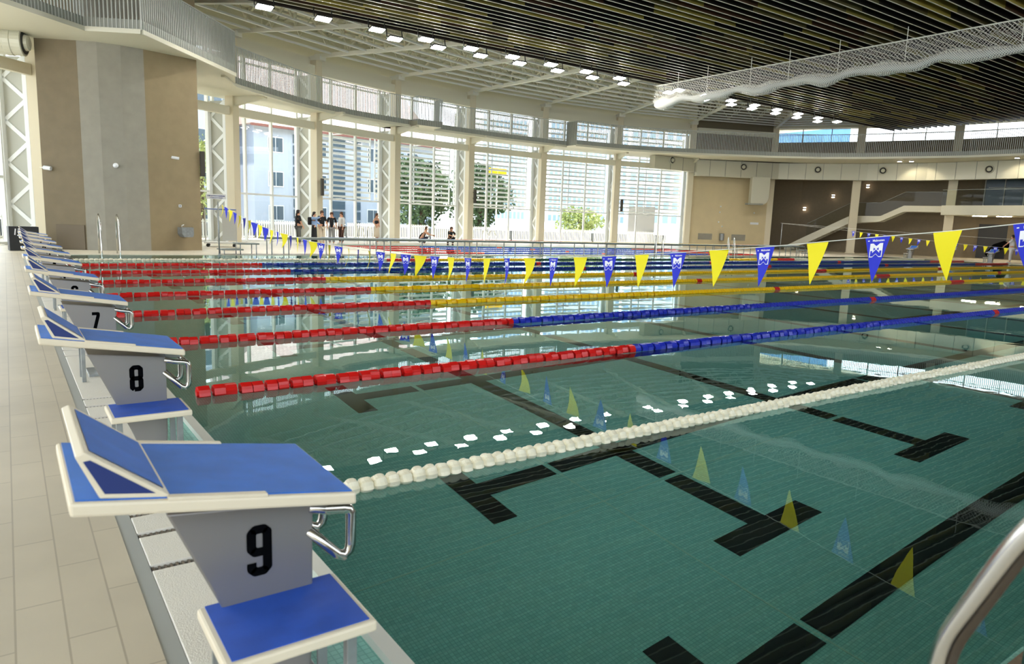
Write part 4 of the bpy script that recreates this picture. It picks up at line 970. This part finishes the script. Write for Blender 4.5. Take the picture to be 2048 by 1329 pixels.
# beige wall fittings
d_ = Vector((51.3-45, 31.2-34, 0)).normalized(); n_ = Vector((d_.y, -d_.x, 0)); ang = math.atan2(d_.y, d_.x)
def onwall(s, z): p = Vector((45.0, 34.0, 0))+d_*s+n_*.14; return (p.x, p.y, z)
fx('waste_bin', 'round steel bin mounted on the beige wall', 'bin', [('bin_body', lambda b: b.lathe([(.18, 0), (.2, .02), (.2, .55), (.17, .58)], seg=16), 'steelm')], (onwall(2.75, 0)[0]+n_.x*.2, onwall(2.75, 0)[1]+n_.y*.2, .65))
for s, lb in ((1.35, 'left greyish recessed hatch low on the beige wall'), (4.35, 'right greyish recessed hatch low on the beige wall')):
    b = MB(); b.box((-.62, -.02, 0), (.62, .0, .5)); o = b.build('wall_hatch', M['concg']); o.location = onwall(s, .68); o.rotation_euler = (0, 0, ang); tag(o, lb, 'hatch')
for i, (s, z) in enumerate(((2.55, 3.42), (2.5, 2.95), (2.45, 2.15), (2.8, 1.8), (5.6, 3.0))):
    b = MB(); b.lathe([(.06, 0), (.06, .04), (.03, .06)], axis='z', seg=10); o = b.build('wall_sensor', M['paper']); o.location = onwall(s, z); o.rotation_euler = (PI/2, 0, ang)
    tag(o, ['highest small white sensor on the beige wall', 'second highest small sensor on the beige wall', 'third small white sensor down on the beige wall', 'lowest small white sensor on the beige wall', 'small white sensor right of the vertical duct outlet'][i], 'sensor')
b = MB(); b.box((-.38, -.02, 0), (.38, 0, .18)); o = b.build('wall_notice', M['paper']); o.location = onwall(5.7, 2.05); o.rotation_euler = (0, 0, ang); tag(o, 'small white notice plate on the beige wall corner', 'sign')

# ---------------------------------------------------------------- people
def skinmesh(name, verts, edges, radii, m, parent, sub=1, root=0):
    me = bpy.data.meshes.new(name); me.from_pydata([tuple(v) for v in verts], edges, []); me.materials.append(m)
    o = bpy.data.objects.new(name, me); COL.objects.link(o); o.parent = parent
    md = o.modifiers.new('skin', 'SKIN'); md.use_smooth_shade = True
    for i, v in enumerate(me.skin_vertices[0].data):
        r = radii[i]; v.radius = (r, r) if not isinstance(r, tuple) else r; v.use_root = (i == root)
    if sub: s = o.modifiers.new('sub', 'SUBSURF'); s.levels = sub; s.render_levels = sub
    return o
def hand(V, E, R, wi, w, d, side):
    # palm and five fingers; d is the direction the hand points, side the thumb direction
    d = Vector(d).normalized(); s = Vector(side).normalized(); p = Vector(w)+d*.06
    V.append(p); R.append((.032, .018)); E.append((wi, len(V)-1)); pi_ = len(V)-1
    for k, (o, L) in enumerate(((.026, .062), (.009, .072), (-.009, .068), (-.026, .052))):
        a = p+s*o+d*.03; V.append(a); R.append(.0085); E.append((pi_, len(V)-1)); V.append(a+d*L+Vector((0, 0, -.008*(k+1)*.5))); R.append(.007); E.append((len(V)-2, len(V)-1))
    a = Vector(w)+d*.035+s*.035; V.append(a); R.append(.010); E.append((wi, len(V)-1)); V.append(a+d*.035+s*.02); R.append(.0085); E.append((len(V)-2, len(V)-1))
def person(label, loc, face, H=1.68, pose='stand', armL=None, armR=None, top='clothk', bottom='clothg', skirt=None, hair='hairk', hairlen=.25, lean=0, shirt_len=.05, feet=.1, sleeves=.5, legs_cloth=True, extra=None):
    t = thing('person', label, 'person', loc, face); k = H/1.68
    def v(x, y, z): return Vector((x*k, y*k, z*k))
    # local frame: facing +x, left is +y
    if pose == 'stand':
        pel, kneL, kneR, ankL, ankR = v(0, 0, .90), v(.02, .10, .48), v(.02, -.10, .48), v(0, feet, .07), v(.03, -feet, .07)
        che, nec, hd = v(lean*.6, 0, 1.22), v(lean, 0, 1.42), v(lean+.02, 0, 1.56)
    else:
        pel, kneL, kneR, ankL, ankR = v(-.10, 0, .32), v(.32, .17, .50), v(.30, -.17, .42), v(.08, .13, .07), v(.0, -.15, .07)
        che, nec, hd = v(.10, 0, .62), v(.20, 0, .82), v(.26, 0, .95)
    shL, shR = nec+v(-.01, .17, -.05), nec+v(-.01, -.17, -.05)
    aL = armL or (v(0, .22, -.28), v(.06, .22, -.52)); aR = armR or (v(0, -.22, -.28), v(.06, -.22, -.52))
    elL, wrL = nec+Vector(aL[0])*1, nec+Vector(aL[1])*1; elR, wrR = nec+Vector(aR[0])*1, nec+Vector(aR[1])*1
    V = [pel, che, nec, hd-v(0, 0, .03), hd+v(0, 0, .035), shL, elL, wrL, shR, elR, wrR, pel+v(0, .09, -.03), kneL, ankL, ankL+v(.13, .01, -.03), pel+v(0, -.09, -.03), kneR, ankR, ankR+v(.13, -.01, -.03), hd+v(.092, 0, -.015)]
    E = [(0, 1), (1, 2), (2, 3), (3, 4), (2, 5), (5, 6), (6, 7), (2, 8), (8, 9), (9, 10), (0, 11), (11, 12), (12, 13), (13, 14), (0, 15), (15, 16), (16, 17), (17, 18), (3, 19)]
    R = [(.13*k, .10*k), (.145*k, .10*k), .055*k, .075*k, .085*k, .06*k, .040*k, .026*k, .06*k, .040*k, .026*k, .085*k, .055*k, .036*k, .028*k, .085*k, .055*k, .036*k, .028*k, .012*k]
    hand(V, E, R, 7, wrL, wrL-elL, (1, 0, .1)); hand(V, E, R, 10, wrR, wrR-elR, (1, 0, .1))
    skinmesh('body', V, E, R, M['skin'], t)
    # hair
    b = MB(); c = hd+v(-.012, 0, .03)
    prof = [(.02, .112), (.06, .10), (.088, .06), (.097, .01), (.09, -.04), (.07, -.07)]
    b.lathe([(r*k, h*k) for r, h in prof[::-1]], c=c, seg=14)
    o = b.build('hair', M[hair], t, smooth=True); 
    for vv in o.data.vertices:        # pull back from the face
        if vv.co.x-hd.x > .02*k and vv.co.z-hd.z < .075*k: vv.co.x = hd.x+.02*k
    if hairlen > .1:
        q = hd; skinmesh('hair_length', [q+v(-.07, 0, .02), q+v(-.10, 0, -.12), q+v(-.09, .01, -hairlen)], [(0, 1), (1, 2)], [.055*k, .05*k, .025*k], M[hair], t)
    b = MB()
    for s in (-.03, .03): b.box(tuple(hd+v(.083, s-.010, .012)), tuple(hd+v(.090, s+.010, .022)))
    b.box(tuple(hd+v(.078, -.022, -.052)), tuple(hd+v(.086, .022, -.046))); b.build('face_features', M['hairb'], t)
    # top
    sl = sleeves
    V = [pel+v(0, 0, -shirt_len), pel+v(.0, 0, .13), che, nec+v(0, 0, -.06), shL, shL.lerp(elL, sl*2 if sl < .5 else 1), shR, shR.lerp(elR, sl*2 if sl < .5 else 1)]
    E = [(0, 1), (1, 2), (2, 3), (3, 4), (4, 5), (3, 6), (6, 7)]; R = [(.165*k, .125*k), (.15*k, .115*k), (.17*k, .125*k), .085*k, .078*k, .064*k, .078*k, .064*k]
    if sl >= .9: V += [wrL, wrR]; E += [(5, 8), (7, 9)]; R += [.042*k, .042*k]
    if sl <= .05: V, E, R = V[:4], E[:3], [(.13*k, .10*k), (.135*k, .105*k), (.155*k, .115*k), .07*k]
    skinmesh('top', V, E, R, M[top], t)
    if skirt:
        zb = skirt; b = MB(); b.lathe([(.20*k, zb*k), (.185*k, (zb+.2)*k), (.165*k, .78*k), (.15*k, .92*k), (.13*k, 1.02*k)], c=(0, 0, 0), seg=18)
        o = b.build('skirt', M[bottom], t, smooth=True)
        for vv in o.data.vertices: vv.co.y *= 1.0; vv.co.x *= .8
    elif legs_cloth:
        V = [pel+v(0, 0, .03), pel+v(0, .09, -.05), kneL, ankL+v(0, 0, .05), pel+v(0, -.09, -.05), kneR, ankR+v(0, 0, .05)]
        skinmesh('trousers', V, [(0, 1), (1, 2), (2, 3), (0, 4), (4, 5), (5, 6)], [(.15*k, .115*k), .105*k, .080*k, .075*k, .105*k, .080*k, .075*k], M[bottom], t)
    b = MB()
    for an in (ankL, ankR):
        b.add([], []); x, y = an.x, an.y; b.prism([(x-.07, y-.035), (x+.12, y-.045), (x+.17, y), (x+.12, y+.045), (x-.07, y+.035)], DZ*0+.0, .075)
    b.build('shoe', M['shoe'] if bottom != 'clothk' else M['clothk'], t, bevel=.015)
    if extra: extra(t, v, nec, che, pel)
    return t
def backpack(t, v, nec, che, pel):
    b = MB(); c = che+v(-.22, 0, .0); b.box(tuple(c-v(.08, .15, .20)), tuple(c+v(.08, .15, .20))); o = b.build('backpack', M['bag'], t, bevel=.05)
camdir = math.atan2(-5.83-30, -.96-12)       # towards the camera
V_ = lambda *a: Vector(a)
person('person in a long black T-shirt and grey trousers, left of the group', (10.9, 29.4, DZ), camdir+2.0, 1.72, armR=(V_(.03, -.24, -.30), V_(.14, -.22, -.50)), top='clothk', bottom='clothg', hair='hairk', hairlen=.2, shirt_len=.18)
person('person in a black skirt and light blue top pointing right, wearing a backpack', (11.75, 29.5, DZ), camdir+1.3, 1.66, armR=(V_(.20, -.25, -.06), V_(.42, -.36, .02)), armL=(V_(.1, .2, -.28), V_(.28, .12, -.34)), top='clothlb', bottom='clothk', skirt=.16, hair='hairk', hairlen=.3, extra=backpack, sleeves=.95)
person('person in a black T-shirt and beige trousers behind the one pointing', (12.45, 30.3, DZ), camdir+.6, 1.74, armL=(V_(.08, .22, -.28), V_(.28, .06, -.36)), top='clothk', bottom='clothc', hair='hairb', hairlen=.05)
person('person in a black T-shirt and light grey jeans facing the camera', (13.02, 30.4, DZ), camdir-.1, 1.68, top='clothk', bottom='clothl', hair='hairb', hairlen=.22)
person('person with long hair in a white top and dark patterned trousers', (14.0, 31.5, DZ), camdir-1.0, 1.72, top='clothw', bottom='clothp', hair='hairb', hairlen=.42, sleeves=.95)
person('woman with hands on hips in a black top and long cream skirt', (16.75, 33.0, DZ), camdir+1.0, 1.74, armL=(V_(-.04, .36, -.24), V_(.06, .19, -.42)), armR=(V_(-.04, -.36, -.24), V_(.06, -.19, -.42)), top='clothk', bottom='clothc', skirt=.36, hair='hairb', hairlen=.38, sleeves=.02)
person('person with long brown hair crouching at the small pool edge', (18.95, 31.5, DZ), camdir+1.2, 1.68, pose='crouch', armL=(V_(.2, .16, -.2), V_(.40, .06, -.24)), armR=(V_(.2, -.14, -.2), V_(.42, -.04, -.22)), top='clothk', bottom='navyc', hair='hairb', hairlen=.3, sleeves=.02)
person('person in a black shirt crouching behind the walkway', (20.9, 31.6, DZ), camdir+.1, 1.72, pose='crouch', armL=(V_(.22, .18, -.22), V_(.38, .02, -.28)), armR=(V_(.22, -.18, -.22), V_(.38, -.02, -.28)), top='clothk', bottom='clothk', hair='hairb', hairlen=.03)
person('person in a white T-shirt and shorts at the far right end of the pool', (52.3, 13.35, DZ), math.atan2(3.2, -.6), 1.8, armL=(V_(.18, .2, -.22), V_(.36, .16, -.40)), top='clothw', bottom='clothw', hair='hairk', hairlen=.05, legs_cloth=True)

# ---------------------------------------------------------------- outside
b = MB(); b.box((-80, 37, -.3), (160, 260, -.03)); b.box((-80, 22, -.3), (-14, 37, -.03)); b.box((62, -60, -.3), (160, 37, -.03)); struct(b.build('floor_outside', M['ground']))
def bpt(px, dist):   # point on the plan at an angle given by image column, used once for layout below
    d = fw+r2*(px-1024)/FP; h = Vector((d.x, d.y)).normalized(); return (CAMP.x+h.x*dist, CAMP.y+h.y*dist)
def facade(name, label, pA, pB, H, rows, roofh, m, winm, depth=14, cols=None, ww=1.2, wh=1.1, z0=1.0, dz=2.9, flat=False, colx=None):
    t = thing(name, label, 'building', (pA[0], pA[1], 0), math.atan2(pB[1]-pA[1], pB[0]-pA[0])); L = dist2(pA, pB)
    b = MB(); b.box((0, 0, -.1), (L, depth, H)); b.build('wall', m, t)
    xs = colx or [L*(i+.5)/cols for i in range(cols)]
    b = MB(); f = MB()
    for r in range(rows):
        for x in xs: 
            f.box((x-ww/2-.08, -.05, z0+r*dz-.08), (x+ww/2+.08, .0, z0+r*dz+wh+.08)); b.box((x-ww/2, -.08, z0+r*dz), (x-.04, -.02, z0+r*dz+wh)); b.box((x+.04, -.08, z0+r*dz), (x+ww/2, -.02, z0+r*dz+wh))
    w = f.build('window', M['bwall'] if m is not M['bwall'] else M['tower'], t); b.build('pane', winm, w)
    if roofh:
        b = MB(); b.add([(-.5, -.6, H), (L+.5, -.6, H), (L+.5, depth+.6, H), (-.5, depth+.6, H), (-.5, depth/2, H+roofh), (L+.5, depth/2, H+roofh)], [(0, 1, 5, 4), (2, 3, 4, 5), (0, 4, 3), (1, 2, 5), (0, 3, 2, 1)]); rf = b.build('roof', M['roof'], t)
        b = MB(); b.box((-.5, -.66, H-.18), (L+.5, -.5, H+.02)); b.build('gutter', mat('brown_gutter', (120, 70, 60), .6), t)
        b = MB()
        for x in [L*(i+.5)/6 for i in range(6)]:
            z = H+roofh*.35; y = depth/2*.35; s = roofh/(depth/2); b.beam((x-.5, y, z+.12), (x+.5, y, z+.12), .9, .12, (0, -s, 1))
        b.build('skylight', M['bwin'], rf)
    return t
LA_ = dist2(bpt(515, 62), bpt(860, 72)); ah = facade('apartment_building', 'pale apartment house with red tiled roof beyond the left windows', bpt(515, 62), bpt(860, 72), 8.6, 3, 6.5, M['bwall'], M['bwin'], colx=[LA_*.1, LA_*.32, LA_*.62, LA_*.86], z0=1.1, dz=2.75)
LA = dist2(bpt(515, 62), bpt(860, 72))
for f0, w_ in ((.20, .55), (.415, 1.5), (.53, .5), (.735, .9)):
    b = MB()
    for j in range(9): b.box((LA*f0-w_/2, -.09, .4+j*.88), (LA*f0+w_/2, -.02, 1.1+j*.88))
    b.build('stair_window_strip', M['bwin'], ah)
facade('apartment_building', 'grey apartment block with wide windows directly right of the tower', bpt(330, 58), bpt(478, 62), 11.5, 4, 0, M['bwall'], M['bwin'], cols=3, ww=2.2, wh=1.2, z0=1.0, dz=2.75)
b = MB()
for a, c in zip(ORD[2:], ORD[3:]): b.beam((*off(Cc[a], 7.5), .4), (*off(Cc[c], 7.5), .4), .4, .9)
tag(b.build('garden_wall', mat('dark_garden_wall', (92, 98, 104), .8)), 'low dark garden wall beyond the picket fences', 'wall')
# tower blocks
def tower(px0, px1, dist, H, label, nx, nz, m='tower', wm='towerw', z0=0):
    A, B = bpt(px0, dist), bpt(px1, dist); t = thing('tower_block', label, 'building', (A[0], A[1], 0), math.atan2(B[1]-A[1], B[0]-A[0])); L = dist2(A, B)
    b = MB(); b.box((0, 0, -.1), (L, 20, H)); b.build('wall', M[m], t)
    b = MB()
    for i in range(nx):
        for j in range(nz):
            x = L*(i+.2)/nx; z = 2+(H-3)*(j+.15)/nz; b.box((x, -.1, z), (x+L/nx*.62, -.02, z+(H-3)/nz*.62))
    b.build('window', M[wm], t); return t
tower(955, 1040, 120, 19.5, 'pale tower block behind the window bay with the yellow sign', 11, 9)
tower(1085, 1235, 125, 21.5, 'wide gridded tower block behind the light green bush', 16, 12)
tower(1240, 1392, 115, 22, 'glassy tower block behind the last glazed bay', 9, 9)
tower(1475, 1660, 130, 26, 'blue glass tower seen through the upper right windows', 10, 10, 'bluegl', 'bluegl')
def tree(label, loc, r, h, m, n=900, th=2):
    t = thing('tree', label, 'tree', (loc[0], loc[1], 0)); b = MB(); b.tube([(0, 0, 0), (.1, 0, h*.5), (0, .1, h*.8)], [.25, .18, .08], 8); b.build('trunk', M['trunk'], t)
    q = MB(); rr = random.Random(int(loc[0]*10))
    for i in range(n):
        while True:
            x, y, z = rr.uniform(-1, 1), rr.uniform(-1, 1), rr.uniform(-1, 1)
            if .35 < x*x+y*y+z*z < 1: break
        lump = 1+.18*math.sin(3*x+5*z)+.12*math.sin(7*y+z*4)
        c = Vector((x*r*lump, y*r*lump, h*.58+z*h*.42*lump)); s = rr.uniform(.10, .22)*r/2.6
        n1 = Vector((rr.uniform(-1, 1), rr.uniform(-1, 1), rr.uniform(-.2, 1))).normalized(); a = n1.orthogonal().normalized(); d = n1.cross(a)
        q.add([c+a*s, c+d*s*.7, c-a*s, c-d*s*.7], [(0, 1, 2, 3)])
    q.build('foliage', m, t)
tree('large dark green tree outside the third window bay', bpt(840, 60), 2.6, 6.6, M['tree'], 4200)
tree('dark green tree outside the window bay right of the crouching pair', bpt(952, 64), 2.6, 6.8, M['tree'], 4200)
tree('small round light green tree outside the right hand windows', bpt(1148, 72), 2.2, 3.4, M['treel'], 2500)
tree('bright green tree just right of the beige tower', bpt(408, 50), 1.5, 6.6, M['treel'], 2600)
b = MB(); pA = bpt(1243, 64); pB = bpt(1295, 64); b.beam((*pA, 1.7), (*pB, 1.7), .3, 3.2); tag(b.build('outdoor_kiosk', mat('grey_panels', (150, 150, 150), .7)), 'grey panelled kiosk outside the last glazed bay', 'kiosk')
t = thing('street_sign_post', 'tall yellow and blue street sign post outside the fourth window bay', 'sign', (*bpt(985, 60), 0)); b = MB(); b.tube([(0, 0, 0), (0, 0, 6.5)], .06, 6); b.build('pole', M['railg'], t); b = MB(); b.box((-.8, -.05, 5.4), (.9, .05, 5.9)); b.build('sign_board', M['yel'], t)
